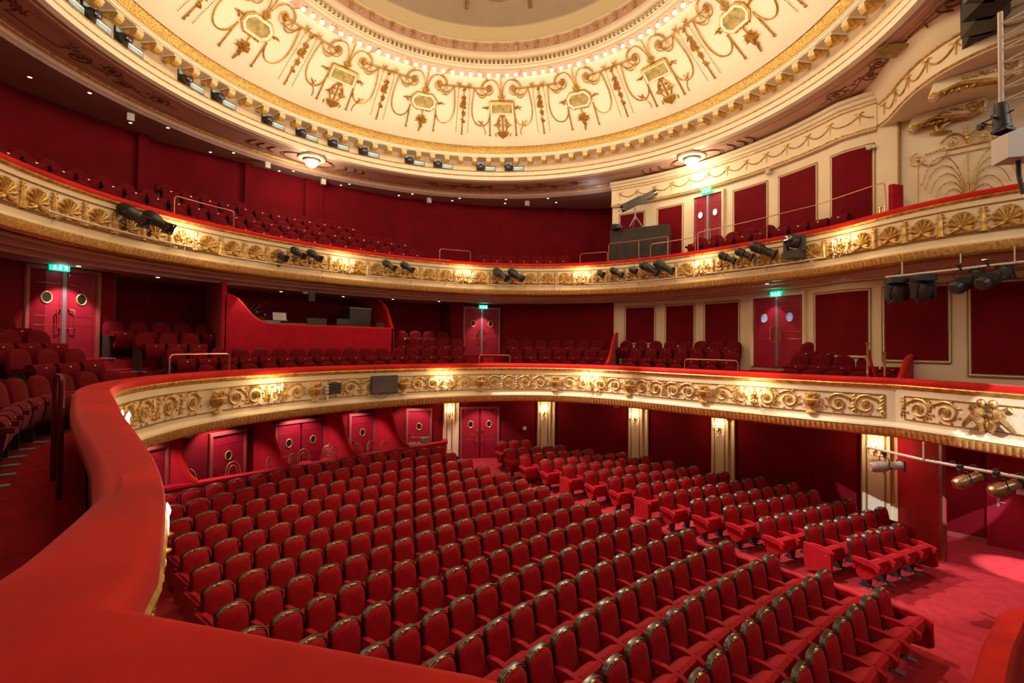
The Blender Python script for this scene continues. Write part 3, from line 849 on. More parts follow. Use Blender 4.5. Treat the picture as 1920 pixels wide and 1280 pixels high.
# pair of seated putti with a medallion on the right-hand wing
pb = MB(); F = CL.frame(KB_+1.62, -1.25, .02)
def fl(pts, r):
    pb.tube([F @ Vector((x, y, z)) for x, y, z in pts], r, 7)
for s in (1, -1):
    pb.ball(F @ Vector((s*.085, -.10, .235)), .075, 10)
    pb.ball(F @ Vector((s*.085, -.11, .265)), .07, 8)
    fl([(s*.09, -.07, .17), (s*.13, -.08, .10), (s*.15, -.08, .0), (s*.12, -.07, -.08)], [.04, .085, .09, .08])
    fl([(s*.13, -.09, .12), (s*.06, -.13, .03), (s*.01, -.14, .07)], [.04, .032, .024])
    fl([(s*.18, -.07, .13), (s*.23, -.08, .04), (s*.20, -.11, -.04)], [.04, .032, .02])
    fl([(s*.12, -.10, -.08), (s*.22, -.13, -.02), (s*.33, -.11, -.16), (s*.37, -.08, -.23)], [.075, .06, .045, .03])
    fl([(s*.08, -.10, -.09), (s*.10, -.14, -.10), (s*.06, -.12, -.24), (s*.09, -.14, -.27)], [.07, .055, .038, .03])
    fl([(s*.19, -.03, .12), (s*.27, -.02, .18), (s*.33, -.01, .10)], [.03, .05, .015])
pb.ball(F @ Vector((0, -.08, -.16)), .10, 10, (1, .5, 1))
for k in range(14): pb.ball(F @ Vector((.11*math.cos(k*.45), -.09, -.16+.11*math.sin(k*.45))), .022, 5)
pb.build('putti_relief', BRONZE, BL, True)

# ---- upper balcony front
BU = empty('balcony')
tag(BU, 'upper balcony front with row of gilded shells and red velvet rail', 'balcony')
sw(CU, rail_prof(3.10, .22, .05, .12), 'velvet_rail', RAIL, BU)
sw(CU, [(.04, 2.98), (.05, 2.96), (.03, 2.93), (.0, 2.91), (-.2, 2.91), (-.2, 2.98)], 'gilt_cap_moulding', OCHRE, BU)
sw(CU, [(0, 2.91), (0, 2.12), (-.16, 2.12), (-.16, 2.91)], 'cream_front_panel', CREAM, BU, False)
sw(CU, [(0, 2.14), (.02, 2.12), (.05, 2.11), (.06, 2.07), (-.1, 2.07), (-.1, 2.14)], 'base_moulding', CREAM, BU)
sw(CU, [(.05, 2.07), (.055, 2.05), (.01, 1.91), (-.04, 1.88), (-.12, 1.86), (-.2, 1.86), (-.2, 2.07)], 'cove', BAND, BU)
tongues(CU, 2.05, 1.90, .048, .0, .105, .3, CU.s[-1]-.3).build('gadroon_course', BAND, BU, True)
bead_frame(CU, .2, CU.s[-1]-.2, 2.27, 2.80, BU)
sh = MB()
for k in range(9):
    a = R_(-28+k*29.5)
    L = .20
    p = [(.03*math.cos(a), -.0, -.09+.03*math.sin(a)), (.11*math.cos(a), -.03, -.07+.13*math.sin(a)), (L*.92*math.cos(a), -.035, -.05+L*1.05*math.sin(a)), (L*1.0*math.cos(a), -.01, -.05+L*1.16*math.sin(a))]
    sh.tube(p, [.012, .024, .036, .014], 6)
sh.tube([(.205*math.cos(R_(a)), -.005, -.035+.225*math.sin(R_(a))) for a in range(-32, 214, 12)], .013, 5)
sh.ball((0, -.035, -.11), .045, 8); 
for s in (1, -1): sh.tube([(s*.02, -.02, -.13), (s*.11, -.03, -.19), (s*.20, -.02, -.215), (s*.255, -.01, -.20)], [.03, .042, .030, .010], 6)
sh.tube([(-.19, -.02, -.225), (.19, -.02, -.225)], .02, 5)
lf = MB()
lf.tube([(0, -.01, -.25), (0, -.03, -.12), (0, -.03, .05), (0, -.01, .22)], [.07, .045, .042, .016], 7)
for z, w in ((.20, .06), (.13, .085), (.04, .095)):
    for s in (1, -1): lf.tube([(0, -.02, z-.02), (s*w*.7, -.03, z+.015), (s*w, -.02, z-.01)], [.016, .014, .010], 5)
for s in (1, -1):
    lf.tube([(s*.02, -.02, -.08), (s*.10, -.02, -.02), (s*.14, -.02, -.07), (s*.19, -.01, -.13)], .009, 5)
    lf.tube([(s*.14, -.01, -.04), (s*.14, -.01, -.12)], .009, 4)
    lf.ball((s*.14, -.01, -.13), .012, 4)
lf.tube([(-.11, -.01, -.235), (.11, -.01, -.235)], .02, 5)
sm = lm = None
k = 0; s = 17.27-.6467*9
while s < CU.s[-1]-.35:
    if sm is None: o = sm = sh.build('gilded_shell', OCHRE, BU, True); q = lm = lf.build('gilded_acanthus_stem', OCHRE, BU, True)
    else: o = sm.copy(); col.objects.link(o); q = lm.copy(); col.objects.link(q)
    o.matrix_local = CU.frame(s, 2.54, .0); q.matrix_local = CU.frame(s+.323, 2.54, .0)
    s += .6467

# ================================================================== CANDLE SCONCES
def make_sconce(nm, arms, spread, H=.22, bsize=.020, wide=1.0):
    r = empty(nm)
    b = MB(); b.lathe([(0, -.10), (.03, -.09), (.05, -.03), (.035, .05), (.06, .09), (.02, .14), (0, .16)], 10); b.v = [(x, y*.5-.01, z) for x, y, z in b.v]
    b.build('backplate', BRASS, r, True)
    for k in range(arms):
        t = (k/(arms-1)-.5) if arms > 1 else 0
        x = spread*2*t; y = -.10-.13*math.cos(t*2.4)*wide; z = .02+.05*((k+1) % 2)
        b = MB(); b.tube(bez((0, -.02, -.02), (x*.4, y*.6, -.14), (x, y, -.10), (x, y, z), 8), .0085, 6)
        b.lathe([(0, 0), (.012, .0), (.036, .018), (.038, .024), (.014, .02), (.014, .035), (0, .035)], 10, Matrix.Translation((x, y, z)))
        a = b.build('arm', BRASS, r, True)
        b = MB(); b.lathe([(0, 0), (.012, 0), (.0115, .10), (0, .10)], 8, Matrix.Translation((x, y, z+.03))); b.build('candle', CANDLE, a, True)
        b = MB(); b.lathe([(0, 0), (.008, .0), (bsize*.8, .018), (bsize, .036), (bsize*.55, .065), (0, .088)], 8, Matrix.Translation((x, y, z+.13))); b.build('flame_bulb', BULB, a, True)
    b = MB()
    for k in range(arms*4):
        t = rnd.uniform(-.5, .5); x = spread*2*t; y = -.10-.13*math.cos(t*2.4)*rnd.uniform(.4, 1.1); z = rnd.uniform(-.19, .0)
        b.tube([(x, y, z+.05), (x, y, z+.03)], .002, 3)
        b.ball((x, y, z), .013, 5, (1, .5, 2.1))
    b.build('crystal_drops', CRYST, r, True)
    return proto(r)
SCL = make_sconce('wall_sconce', 5, .26)
SCU = make_sconce('wall_sconce', 6, .30)
SCS = make_sconce('wall_sconce', 3, .13)
def put_sconce(pr, M, label, pw, gap=.10, first=[set()]):
    r = pr if pr.name not in first[0] else copy_tree(pr)
    first[0].add(pr.name)
    r.matrix_world = M if r.parent is None else M
    r.location = M.to_translation(); r.rotation_euler = M.to_euler()
    tag(r, label, 'wall lamp')
    p = M @ Vector((0, -.26-gap, .24))
    light('POINT', 'sconce_glow', p, pw, (1.0, .70, .38), .06)
put_sconce(SCL, CL.frame(10.2, -1.30, .01), 'candle sconce half hidden behind the near velvet rail, leftmost on the cream front', 16)
SL = ['left of the black equipment box', 'above the box seats pilaster and right of the dark monitor', 'right of the central exit, above the bare red wall bay', 'on the lower balcony, last one before the right corner']
for s, l in zip((15.35, 20.62, 25.68, 30.66), ('left of the small black equipment box', 'first right of the dark monitor', 'second right of the dark monitor', 'last one before the right corner')):
    put_sconce(SCL, CL.frame(s, -1.30, .01), 'lit candle sconce, lower balcony front, '+l, 16)
for s, l in zip((17.27, 21.92, 26.35, 30.9, 35.4, 39.57), ('right of the big spotlight pair at far left', 'between the two clusters of small black spotlights', 'above the double door with exit sign at the centre', 'above the start of the cream wall', 'under the black draped followspot platform', 'just right of the moving head lamp')):
    put_sconce(SCU, CU.frame(s, 2.42, .01), 'lit candle sconce, upper balcony front, '+l, 12)
put_sconce(SCL, CL.frame(5.10, -1.28, -.105), 'single lit candle peeping past the near velvet rail before the stalls', 22)
# ================================================================== RIGHT WALL DRESSING
WR = Curve(np.array(resample(np.array(cream[::-1], float), .1))[::-1])
# path runs from the back (+y) to the stage, auditorium on its right: same convention as the balcony fronts
def wall_s(x, y):
    d = np.hypot(WR.P[:, 0]-x, WR.P[:, 1]-y); return WR.s[int(d.argmin())]
def ray_s(C, tx, ty):
    # arc length where the sight line from the eye through plan point (tx, ty) meets C
    a = Vector((tx-CAM[0], ty-CAM[1])); best = None
    for i in range(len(C.P)-1):
        p = C.P[i]-CAM; q = C.P[i+1]-CAM
        c0 = a.x*p[1]-a.y*p[0]; c1 = a.x*q[1]-a.y*q[0]
        if c0*c1 <= 0 and (p[0]*a.x+p[1]*a.y) > 0 and abs(c0-c1) > 1e-9:
            best = C.s[i]+(C.s[i+1]-C.s[i])*c0/(c0-c1)
    return best
def wall_panel(C, s0, s1, z0, z1, lab):
    r = empty('wall_panel', C.at((s0+s1)/2, z0, 0)); inv = Matrix.Translation(-r.location)
    def cv(b): b.v = [tuple(inv @ Vector(v)) for v in b.v]; return b
    n = max(2, int((s1-s0)/.15)); g = .06
    def strip(a, c, za, zb, out, m, name, par):
        b = MB(); k = max(2, int((c-a)/.15)+1)
        P_ = [C.at(a+(c-a)*i/k, 0) for i in range(k+1)]
        b.sweep(np.array([(p.x, p.y) for p in P_]), [(0, za), (out, za), (out, zb), (0, zb)]); return cv(b).build(name, m, par)
    strip(s0+g, s1-g, z0+g, z1-g, .030, WALLV, 'fabric_field', r)
    b = MB()
    for (d, t) in ((0.0, .016), (.045, .009)):
        for z in (z0+d, z1-d): b.tube([C.at(s0+d+(s1-s0-2*d)*i/n, z, .026) for i in range(n+1)], t, 5)
        for s in (s0+d, s1-d): b.tube([C.at(s, z0+d, .012), C.at(s, z1-d, .012)], t, 5)
    cv(b).build('gilt_frame', LINE, r)
    b = MB()
    d = .024
    for z in (z0+d, z1-d): b.tube([C.at(s0+d+(s1-s0-2*d)*i/n, z, .022) for i in range(n+1)], .017, 5)
    for s in (s0+d, s1-d): b.tube([C.at(s, z0+d, .010), C.at(s, z1-d, .010)], .017, 5)
    cv(b).build('cream_fillet', PLAST, r)
    return tag(r, lab, 'wall panel')
# middle tier panels
for (a, c, z0, lab) in (((7.74, 1.29), (8.18, .36), .05, 'narrow red fabric panel in gilt frame nearest the back corner of the lower balcony'),
                        ((8.10, -.04), (8.10, -1.07), -.02, 'red fabric panel in gilt frame, middle one of three left of the side door'),
                        ((8.12, -1.36), (7.95, -2.51), -.08, 'red fabric panel in gilt frame just left of the lower side door'),
                        ((6.91, -4.69), (6.84, -5.83), -.25, 'red fabric panel in gilt frame just right of the lower side door'),
                        ((6.78, -6.05), (6.68, -7.20), -.33, 'red fabric panel in gilt frame behind the two moving head lamps'),
                        ((6.53, -7.46), (6.62, -9.4), -.60, 'large red fabric panel in gilt frame at the stage end of lower balcony')):
    wall_panel(WR, ray_s(WR, *a), ray_s(WR, *c) if c[1] > -9 else WR.s[-1]-2, z0, 1.49, lab)
# upper tier panels
for (a, c, z0, lab) in (((8.95, 2.35), (9.30, 1.45), 3.55, 'red fabric panel half hidden behind the followspot'),
                        ((9.96, 1.31), (9.87, .21), 3.0, 'red fabric panel between the followspot and the upper double door'),
                        ((10.0, -1.52), (9.73, -2.71), 3.1, 'red fabric panel just right of the upper double door'),
                        ((9.54, -3.08), (9.30, -4.19), 3.1, 'red fabric panel second from the right on the upper side wall'),
                        ((9.14, -4.56), (8.83, -5.61), 3.1, 'rightmost red fabric panel on upper side wall beside the small white camera')):
    wall_panel(WR, ray_s(WR, *a), ray_s(WR, *c), z0, 5.12, lab)
# frieze over the upper side wall
fr = WR
FS1 = wall_s(8.02, -5.80)
b = MB(); k = 50
FP = np.array([tuple(WR.at(-0.0+FS1*i/k, 0).xy) for i in range(k+1)])
b.sweep(FP, [(.0, 5.42), (.13, 5.42), (.15, 5.46), (.15, 5.50), (.11, 5.52), (.10, 6.05), (.14, 6.06), (.16, 6.12), (.22, 6.15), (.24, 6.22), (.30, 6.25), (.30, 6.34), (-.2, 6.34), (-.2, 5.42)])
struct(b.build('trim_4', CREAM, smooth=True))
b = MB(); b.sweep(FP, [(.15, 5.455), (.168, 5.46), (.168, 5.50), (.15, 5.505)])
b.tube([(FP[i][0]+0, FP[i][1]+0, 0) for i in (0, 0)], .001) if False else None
for i in range(int(FS1/.07)):
    b.ball(WR.at(.035+i*.07, 5.475, .17), .022, 5)
b.sweep(FP, [(.14, 6.06), (.165, 6.065), (.165, 6.085), (.14, 6.09)])
struct(b.build('trim_5', OCHRE, smooth=True))
b = MB(); k = 60
NF = 13; w = FS1/NF
for i in range(NF):
    s = (i+.5)*w
    C_ = WR
    b.tube([WR.at(s+x, 5.90+y, .115) for x, y in sag((0, 0), (w, 0), .17, 12) if s+x < FS1], .020, 5)
    b.tube([WR.at(s, 5.90, .115), WR.at(s, 5.64, .115)], .012, 5)
    for q in (1, -1):
        b.tube([WR.at(s+q*x, 5.90+y, .12) for x, y in ((0, 0), (.06, .05), (.11, .03))], [.02, .014, .006], 5)
        b.tube([WR.at(s+q*x, 5.90+y, .12) for x, y in ((0, 0), (.05, -.08))], [.014, .008], 5)
struct(b.build('trim_6', OCHRE, smooth=True))
# ------------------------------------------------------------------ side bay over the stage end of the upper balcony
BAYP = smooth(resample(np.array([(8.02, -5.78), (7.7, -6.05), (7.0, -6.38), (6.4, -6.72), (5.95, -7.1), (5.66, -7.5), (5.47, -7.95), (5.36, -8.6), (5.32, -9.6)]), .1), 6)
CBAY = Curve(BAYP)
b = MB(); b.sweep(BAYP, [(0, 5.45), (.02, 5.47), (.03, 5.52), (0, 5.54), (0, 6.02), (.05, 6.05), (.08, 6.12), (.16, 6.2), (.2, 6.3), (.34, 6.42), (-.2, 6.42), (-.2, 5.45)])
struct(b.build('trim_7', CREAM, smooth=True))
b = MB()
for z in (5.50, 6.04): b.tube([CBAY.at(CBAY.s[-1]*i/60, z, .03) for i in range(61)], .024, 5)
for i in range(9):
    s = .3+i*.62
    if s+.62 > CBAY.s[-1]: break
    b.tube([CBAY.at(s+x, 5.90+y, .02) for x, y in sag((0, 0), (.62, 0), .18, 12)], .018, 5)
    b.tube([CBAY.at(s, 5.92, .02), CBAY.at(s, 5.68, .02)], .012, 5)
    for q in (1, -1): b.tube([CBAY.at(s+q*x, 5.90+y, .03) for x, y in ((0, 0), (.07, .05), (.13, .02))], [.02, .014, .006], 5)
struct(b.build('trim_7', OCHRE, smooth=True))
# flat ceiling of the bay, the wall and the deeper part of the main soffit towards the stage
b = MB(); n = len(BAYP)
vs = [(x, y, 5.46) for x, y in BAYP] + [(9.5, -5.35, 5.46), (9.5, -9.6, 5.46)]
b.add(vs, [tuple(range(n)) + (n+1, n)]); struct(b.build('ceiling', CREAM))
b = MB(); b.add([(9.9, -4.5, 6.405), (3.0, -8.9, 6.405), (3.0, -12, 6.405), (12, -12, 6.405), (12, -4.5, 6.405)], [(0, 1, 2, 3, 4)]); struct(b.build('ceiling', SOFF))
b = MB(); b.tube([(8.35, -5.6, 6.39), (7.3, -6.12, 6.39), (6.75, -6.48, 6.39), (6.5, -6.6, 6.39)], .022, 5)
b.tube([(6.20, -7.02, 6.39), (6.05, -6.85, 6.39), (5.75, -6.95, 6.39), (5.45, -6.9, 6.39)], .018, 5)
b.tube([(6.20, -7.02, 6.39), (5.85, -7.48, 6.39), (5.5, -8.2, 6.39)], .022, 5)
b.tube([(x+5.15, y-7.35, 6.39) for x, y in spiral(0, 0, .28, 1.6, 0, 1, 26, .2)], .02, 5)
struct(b.build('trim_8', SBROWN, smooth=True))
b = MB(); b.lathe([(0, 0), (.40, 0), (.42, -.02), (.36, -.03), (0, -.02)], 28, Matrix.Translation((6.2, -6.38, 6.385)) @ Matrix.Rotation(R_(-40), 4, 'Z') @ Matrix.Diagonal((1, .62, 1, 1)))
o = b.build('painted_medallion', PAINTP, None, True); o['kind'] = 'structure'
# big corner pier with bead strip
b = MB(); b.box(7.93, 8.4, -6.20, -5.80, 3.0, 6.1); struct(b.build('trim_9', CREAM))
b = MB(); b.tube([(7.93, -6.22, 3.3), (7.93, -6.22, 5.46)], .028, 6)
for i in range(44): b.ball((7.915, -6.22, 3.35+i*.048), .030, 5)
struct(b.build('trim_9', LINE))
# gilded ornament on the bay wall (plane x = 7.98)
def bw(pts, z0=0): return [(7.965, y, z) for y, z in pts]
b = MB()
def bt(pts, r=.012, n=5, tp=None):
    P_ = bw(pts); rr = [r*(1-(1-tp)*i/(len(P_)-1)) for i in range(len(P_))] if tp else r; b.tube(P_, rr, n)
yc = -7.42
for i, (h, wd) in enumerate(((1.28, .80), (1.06, .74), (.86, .64), (.66, .54), (.48, .42), (.3, .3))):
    for s in (1, -1):
        pts = bez((yc, 3.15), (yc+s*.10, 3.15+h*1.15), (yc+s*wd*.75, 3.15+h*1.25), (yc+s*wd, 3.15+h*.55), 14)
        bt(pts, .009)
        for q in pts[2::2]: b.ball((7.96, q[0], q[1]), .018, 4)
bt([(yc, 3.15), (yc, 4.42)], .012)
for z in (3.4, 3.7, 4.0, 4.2): b.ball((7.96, yc, z), .022, 5)
bt([(yc-.34, 4.42), (yc+.34, 4.42)], .014); bt([(yc-.36, 4.56), (yc+.36, 4.56)], .02); bt([(yc-.34, 4.42), (yc-.34, 4.56)], .012); bt([(yc+.34, 4.42), (yc+.34, 4.56)], .012)
for s in (1, -1):
    bt(bez((yc, 4.60), (yc+s*.10, 4.95), (yc+s*.3, 4.95), (yc+s*.45, 4.72)), .02)
    bt([(yc+s*(.26)+x, 4.68+y) for x, y in spiral(0, 0, .12, 1.3, PI/2, s, 20, .2)], .010); b.ball((7.95, yc+s*.26, 4.68), .035, 6)
    bt(spiral(yc+s*.86, 4.46, .17, 1.2, PI/2, -s, 22, .3), .014); b.ball((7.95, yc+s*.86, 4.46), .04, 6)
    bt(bez((yc+s*.86, 4.44), (yc+s*.7, 4.2), (yc+s*.5, 4.2), (yc+s*.34, 4.46)), .012)
    for q in range(6): b.ball((7.95, yc+s*(.40+.06*q), 4.60-.012*q), .028, 5)
    bt([(yc+s*.86, 4.4), (yc+s*.86, 3.3)], .010)
bt([(yc, 4.6), (yc, 5.0)], .022, 5, .4)
for q in range(4): b.ball((7.95, yc, 4.72+q*.08), .04-.006*q, 6)
tag(b.build('fountain_relief', GOLD, None, True), 'gilded fountain and scroll relief on the cream side bay wall below the dove', 'relief')
b = MB(); c = Vector((7.93, -6.93, 4.98))
b.ball(c, .06, 8, (1, 1.6, .8)); b.ball(c+Vector((0, .13, .02)), .035, 6); b.tube([c, c+Vector((-.02, .04, .17)), c+Vector((0, .14, .28))], [.05, .05, .01], 6); b.tube([c, c+Vector((-.02, -.10, .14)), c+Vector((0, -.26, .20))], [.05, .05, .012], 6); b.tube([c, c+Vector((0, -.24, -.04))], [.05, .02], 6)
tag(b.build('gilded_dove', GOLD, None, True), 'gilded flying dove relief on the cream wall of the side bay', 'relief')
# corbels under the bay ceiling
def corbel(x, lab):
    r = empty('corbel', (x, -6.5, 5.45))
    b = MB(); side = bez((0, -.30), (-.15, -.05), (-.3, -.22), (-.62, -.16), 8)
    b.prism([(.0, -.0), (.10, -.30), (.0, -.34), (-.12, -.24), (-.4, -.17), (-.7, -.24), (-1.0, -.30), (-1.2, -.22), (-1.25, -.08), (-1.2, 0)], -.10, .10, 'x')
    b.build('body', CREAM, r, True)
    b = MB()
    for s in (.105, -.105):
        b.tube([(s, y, z) for y, z in [(0, -.30), (-.12, -.24), (-.4, -.17), (-.7, -.24), (-1.0, -.30), (-1.2, -.2), (-1.18, -.06)]], .035, 6)
        b.tube([(s, -1.02+x_, -.15+y_) for x_, y_ in spiral(0, 0, .13, 1.6, 0, 1, 24, .15)], .024, 6)
        b.tube([(s, 0.0+x_, -.28+y_) for x_, y_ in spiral(0, 0, .07, 1.4, 0, 1, 20, .2)], .018, 6)
        for q in range(8): b.ball((s, -.45-.06*q, -.10+rnd.uniform(-.03, .03)), .04, 6)
    for q in range(10): b.tube([(0, -.1-q*.11, -.24), (.09, -.16-q*.11, -.27+.02*(q % 2))], [.05, .02], 5); b.tube([(0, -.1-q*.11, -.24), (-.09, -.16-q*.11, -.27)], [.05, .02], 5)
    b.build('gilded_scroll', OCHRE, r, True)
    return tag(r, lab, 'corbel')
corbel(7.85, 'gilded scroll corbel against the side bay wall above the dove relief')
c2 = corbel(5.75, 'gilded acanthus corbel under the bay ceiling above the hanging black stage lamp'); c2.location = (6.3, -7.0, 5.45)

# ================================================================== DOORS
def make_door(name, C0, C1, z0, z1, leaf=DOORM, frame=DFRAME, ring=OCHRE, glass=DARKG, steel=True, handles='bow', single=False, out=0.06, rec=0.0):
    # C0, C1: plan points of the opening seen left -> right
    a = Vector((*C0, 0)); c = Vector((*C1, 0)); W = (c-a).length; M = Matrix.Translation((a.x, a.y, z0)) @ Matrix.Rotation(math.atan2(c.y-a.y, c.x-a.x), 4, 'Z')
    r = empty(name); struct(r); r.location = M.to_translation(); r.rotation_euler = M.to_euler()
    H = z1-z0; f = .09
    b = MB()
    for x0, x1, y0, y1 in ((-f, 0, -.0, H), (W, W+f, -.0, H), (-f, W+f, H, H+f)):
        b.box(x0, x1, -out, .02, y0, y1); b.box(x0+.02, x1-.02, -out-.02, .0, y0, y1-.02 if y1 > H else y1)
    b.build('frame', frame, r)
    nl = 1 if single else 2
    for k in range(nl):
        x0, x1 = (0, W) if single else ((0, W/2-.03) if k == 0 else (W/2+.03, W))
        b = MB(); b.box(x0+.004, x1-.004, -.035, .01, .0, H-.004); lf_ = b.build('leaf', leaf, r)
        cx = (x0+x1)/2; cz = H*.70
        b = MB()
        for z in (H*.86, H*.50, H*.40): b.tube([(x0+.06, -.038, z), (x1-.06, -.038, z)], .0035, 4)
        for x in (x0+.06, x1-.06): b.tube([(x, -.038, .04), (x, -.038, H-.06)], .0035, 4)
        b.build('brass_stud_line', BRASS, lf_)
        b = MB(); b.tube([(cx+.095*math.cos(t*PI/12), -.045, cz+.125*math.sin(t*PI/12)) for t in range(24)], .016, 6, closed=True)
        pr_ = b.build('porthole_ring', ring, lf_, True)
        b = MB(); b.prism([(cx+.09*math.cos(t*PI/12), cz+.12*math.sin(t*PI/12)) for t in range(24)], -.04, -.03, 'y')
        b.build('porthole_glass', glass, lf_)
        side = (x1-.11 if (k == 0) else x0+.11)
        if single: side = x0+.12
        b = MB()
        if handles == 'bow':
            q = .06 if k == 0 and not single else -.06
            b.tube([(side+q, -.035, H*.58), (side+q, -.09, H*.58), (side-q*.4, -.11, H*.57), (side-q*.4, -.11, H*.37), (side+q, -.09, H*.36), (side+q, -.035, H*.36)], .013, 6)
            for z in (H*.58, H*.36): b.ball((side+q, -.045, z), .024, 7)
        elif handles == 'knob':
            b.ball((side+(.05 if k == 0 else -.05), -.07, H*.44), .03, 8)
        b.build('door_handle', BRASS, lf_, True)
    if steel and not single:
        b = MB(); b.box(W/2-.035, W/2+.035, -.045, .015, 0, H-.01); b.box(W/2-.004, W/2+.004, -.05, .015, 0, H-.01); b.build('meeting_strip', STEEL, r)
    return r
def exit_sign(loc, rz, lab, w=.36, gap=(1.0, .95, .85)):
    r = empty('exit_sign', loc, rz)
    b = MB(); b.box(-w/2, w/2, -.03, .03, -.075, .075); b.build('light_box', EXITG, r)
    b = MB()
    for x in (-.10, .0, .11):
        if x < .1:
            b.ball((x*w/.36, -.033, .038), .013, 6, (1, .3, 1)); b.box(x-.010, x+.012, -.034, -.03, -.02, .025); b.box(x-.030, x-.012, -.034, -.03, -.045, -.02); b.box(x+.010, x+.026, -.034, -.03, -.05, -.02); b.box(x+.012, x+.034, -.034, -.03, .0, .012)
        else: b.box(x-.025, x+.025, -.034, -.03, -.05, .05)
    b.build('pictogram', EXITW, r)
    tag(r, lab, 'exit sign')
    M = Matrix.Translation(loc) @ Matrix.Rotation(rz, 4, 'Z')
    light('POINT', 'exit_sign_glow', M @ Vector((0, -.10, -.05)), 1.2, (.35, .95, .85), .08)
def dirz(p, q): return math.atan2(q[1]-p[1], q[0]-p[0])
p, q = (-7.10, 6.68), (-5.98, 7.21)
make_door('door_1', p, q, -.50, 1.55); exit_sign((-6.62, 6.80, 1.62), dirz(p, q), 'green exit sign over the double door at the far left of the lower balcony')
p, q = (5.42, 7.36), (6.74, 6.82)
make_door('door_2', p, q, -.55, 1.42); exit_sign((6.07, 6.98, 1.52), dirz(p, q), 'green exit sign over the central double door of the lower balcony')
sa, sb = ray_s(WR, 8.11, -2.87), ray_s(WR, 8.19, -4.13)
pa, pb_ = WR.at(sa, 0, .02), WR.at(sb, 0, .02)
make_door('door_3', pa.xy, pb_.xy, -.60, 1.50, frame=CREAM, glass=PORTB, ring=WHITEP); mid = WR.at((sa+sb)/2, 1.585, .12); exit_sign(mid, dirz(pa, pb_), 'green exit sign over the lower balcony side door in the cream wall')
sa, sb = ray_s(WR, 9.71, -.31), ray_s(WR, 9.79, -1.25)
pa, pb_ = WR.at(sa, 0, .02), WR.at(sb, 0, .02)
make_door('door_4', pa.xy, pb_.xy, 3.05, 5.20, frame=CREAM, glass=PORTG, ring=DFRAME, handles='knob'); mid = WR.at((sa+sb)/2, 5.31, .17); exit_sign(mid, dirz(pa, pb_), 'green exit sign over the double door on the upper balcony')
make_door('door_5', (4.90, 6.80), (6.07, 6.06), -4.55, -2.55, steel=False)
# single and double doors at the back of the box seats
BXW = Curve(np.array(SW, float))
for (tx, ty), wd, single, nm in (((-5.28, 4.47), .95, True, 'door_6'), ((-3.52, 5.54), .95, True, 'door_7'), ((-1.52, 6.22), 1.6, False, 'door_8'), ((.42, 6.22), .85, True, 'door_9'), ((2.47, 6.12), .85, True, 'door_10')):
    s = ray_s(BXW, tx, ty); a, c = BXW.at(s-wd/2, 0, .03), BXW.at(s+wd/2, 0, .03)
    make_door(nm, a.xy, c.xy, -4.62, -2.60, single=single, steel=False)
# plain door in the stage-side wall of the stalls
r = struct(empty('door_11')); r.location = (10.0, -7.70, -4.8); r.rotation_euler = (0, 0, -PI/2)
b = MB(); b.box(-.08, 0, -.05, .02, 0, 2.6); b.box(1.4, 1.5, -.05, .02, 0, 2.6); b.build('frame', DOORM, r)
b = MB(); b.box(0, 1.4, -.03, .02, 0, 2.6); lf_ = b.build('leaf', DOORM, r)
b = MB(); b.box(.10, .14, -.04, -.03, .98, 1.2); b.tube([(.12, -.04, 1.10), (.12, -.09, 1.10), (.25, -.09, 1.10)], .010, 6); b.build('door_handle', GREYM, lf_)
b = MB(); b.box(.42, 1.2, -.045, -.03, 1.35, 1.72); tag(b.build('paper_notice', PAPER, None), 'white paper notice taped on the dark red door at the far right edge', 'notice')
o = col.objects[-1]; o.location = (10.0, -7.70, -4.8); o.rotation_euler = (0, 0, -PI/2)

# ================================================================== STALLS PILASTERS
WS = Curve(resample(np.array(SW[-4:]+SR[1:], float), .05))
def pilaster(s, w, lab, z1=-1.74):
    M = WS.frame(s, 0, 0); z0 = rake(*M.to_translation().xy)-.05
    r = empty('pilaster'); r.location = (M.to_translation().x, M.to_translation().y, z0); r.rotation_euler = M.to_euler(); H = z1-z0
    b = MB(); b.box(-w/2, w/2, -.22, .02, 0, H); b.box(-w/2-.02, w/2+.02, -.25, .02, 0, .16); b.box(-w/2-.05, w/2+.16, -.12, .02, 0, H); b.build('shaft', CREAM, r)
    b = MB()
    for x in (-w/2+.10, w/2-.10):
        b.box(x-.018, x+.018, -.232, -.22, .25, H-.12)
    b.build('gilt_strip', LINE, r)
    b = MB(); b.box(-w/2+.13, w/2-.13, -.228, -.22, .28, H-.16); b.build('raised_panel', PLAST, r)
    return tag(r, lab, 'pilaster')
PIL = []
for (tx, ty), w, lab, sc in (((4.52, 7.10), .40, 'cream pilaster between the box seats and the rear stalls double door', 'on the pilaster left of the rear stalls door'),
                     ((9.4, 6.52), .50, 'cream pilaster right of the rear stalls double door', 'on the pilaster right of the rear stalls door'),
                     ((9.4, 1.78), .52, 'cream pilaster third from the left on the stalls wall', 'on the third stalls pilaster from the left'),
                     ((9.4, -1.40), .52, 'cream pilaster fourth from the left on the stalls wall', 'on the fourth stalls pilaster from the left'),
                     ((9.4, -5.55), .60, 'cream pilaster at the stage end of the stalls wall under the long spotlight', 'half hidden behind the long cream spotlight')):
    s = ray_s(WS, tx, ty); PIL.append(s)
    pilaster(s, w, lab)
    M = WS.frame(s, -2.78, .23); put_sconce(SCS, M, 'lit three-candle sconce '+sc, 13, .12)
b = MB()
for i in range(len(PIL)-1):
    pass
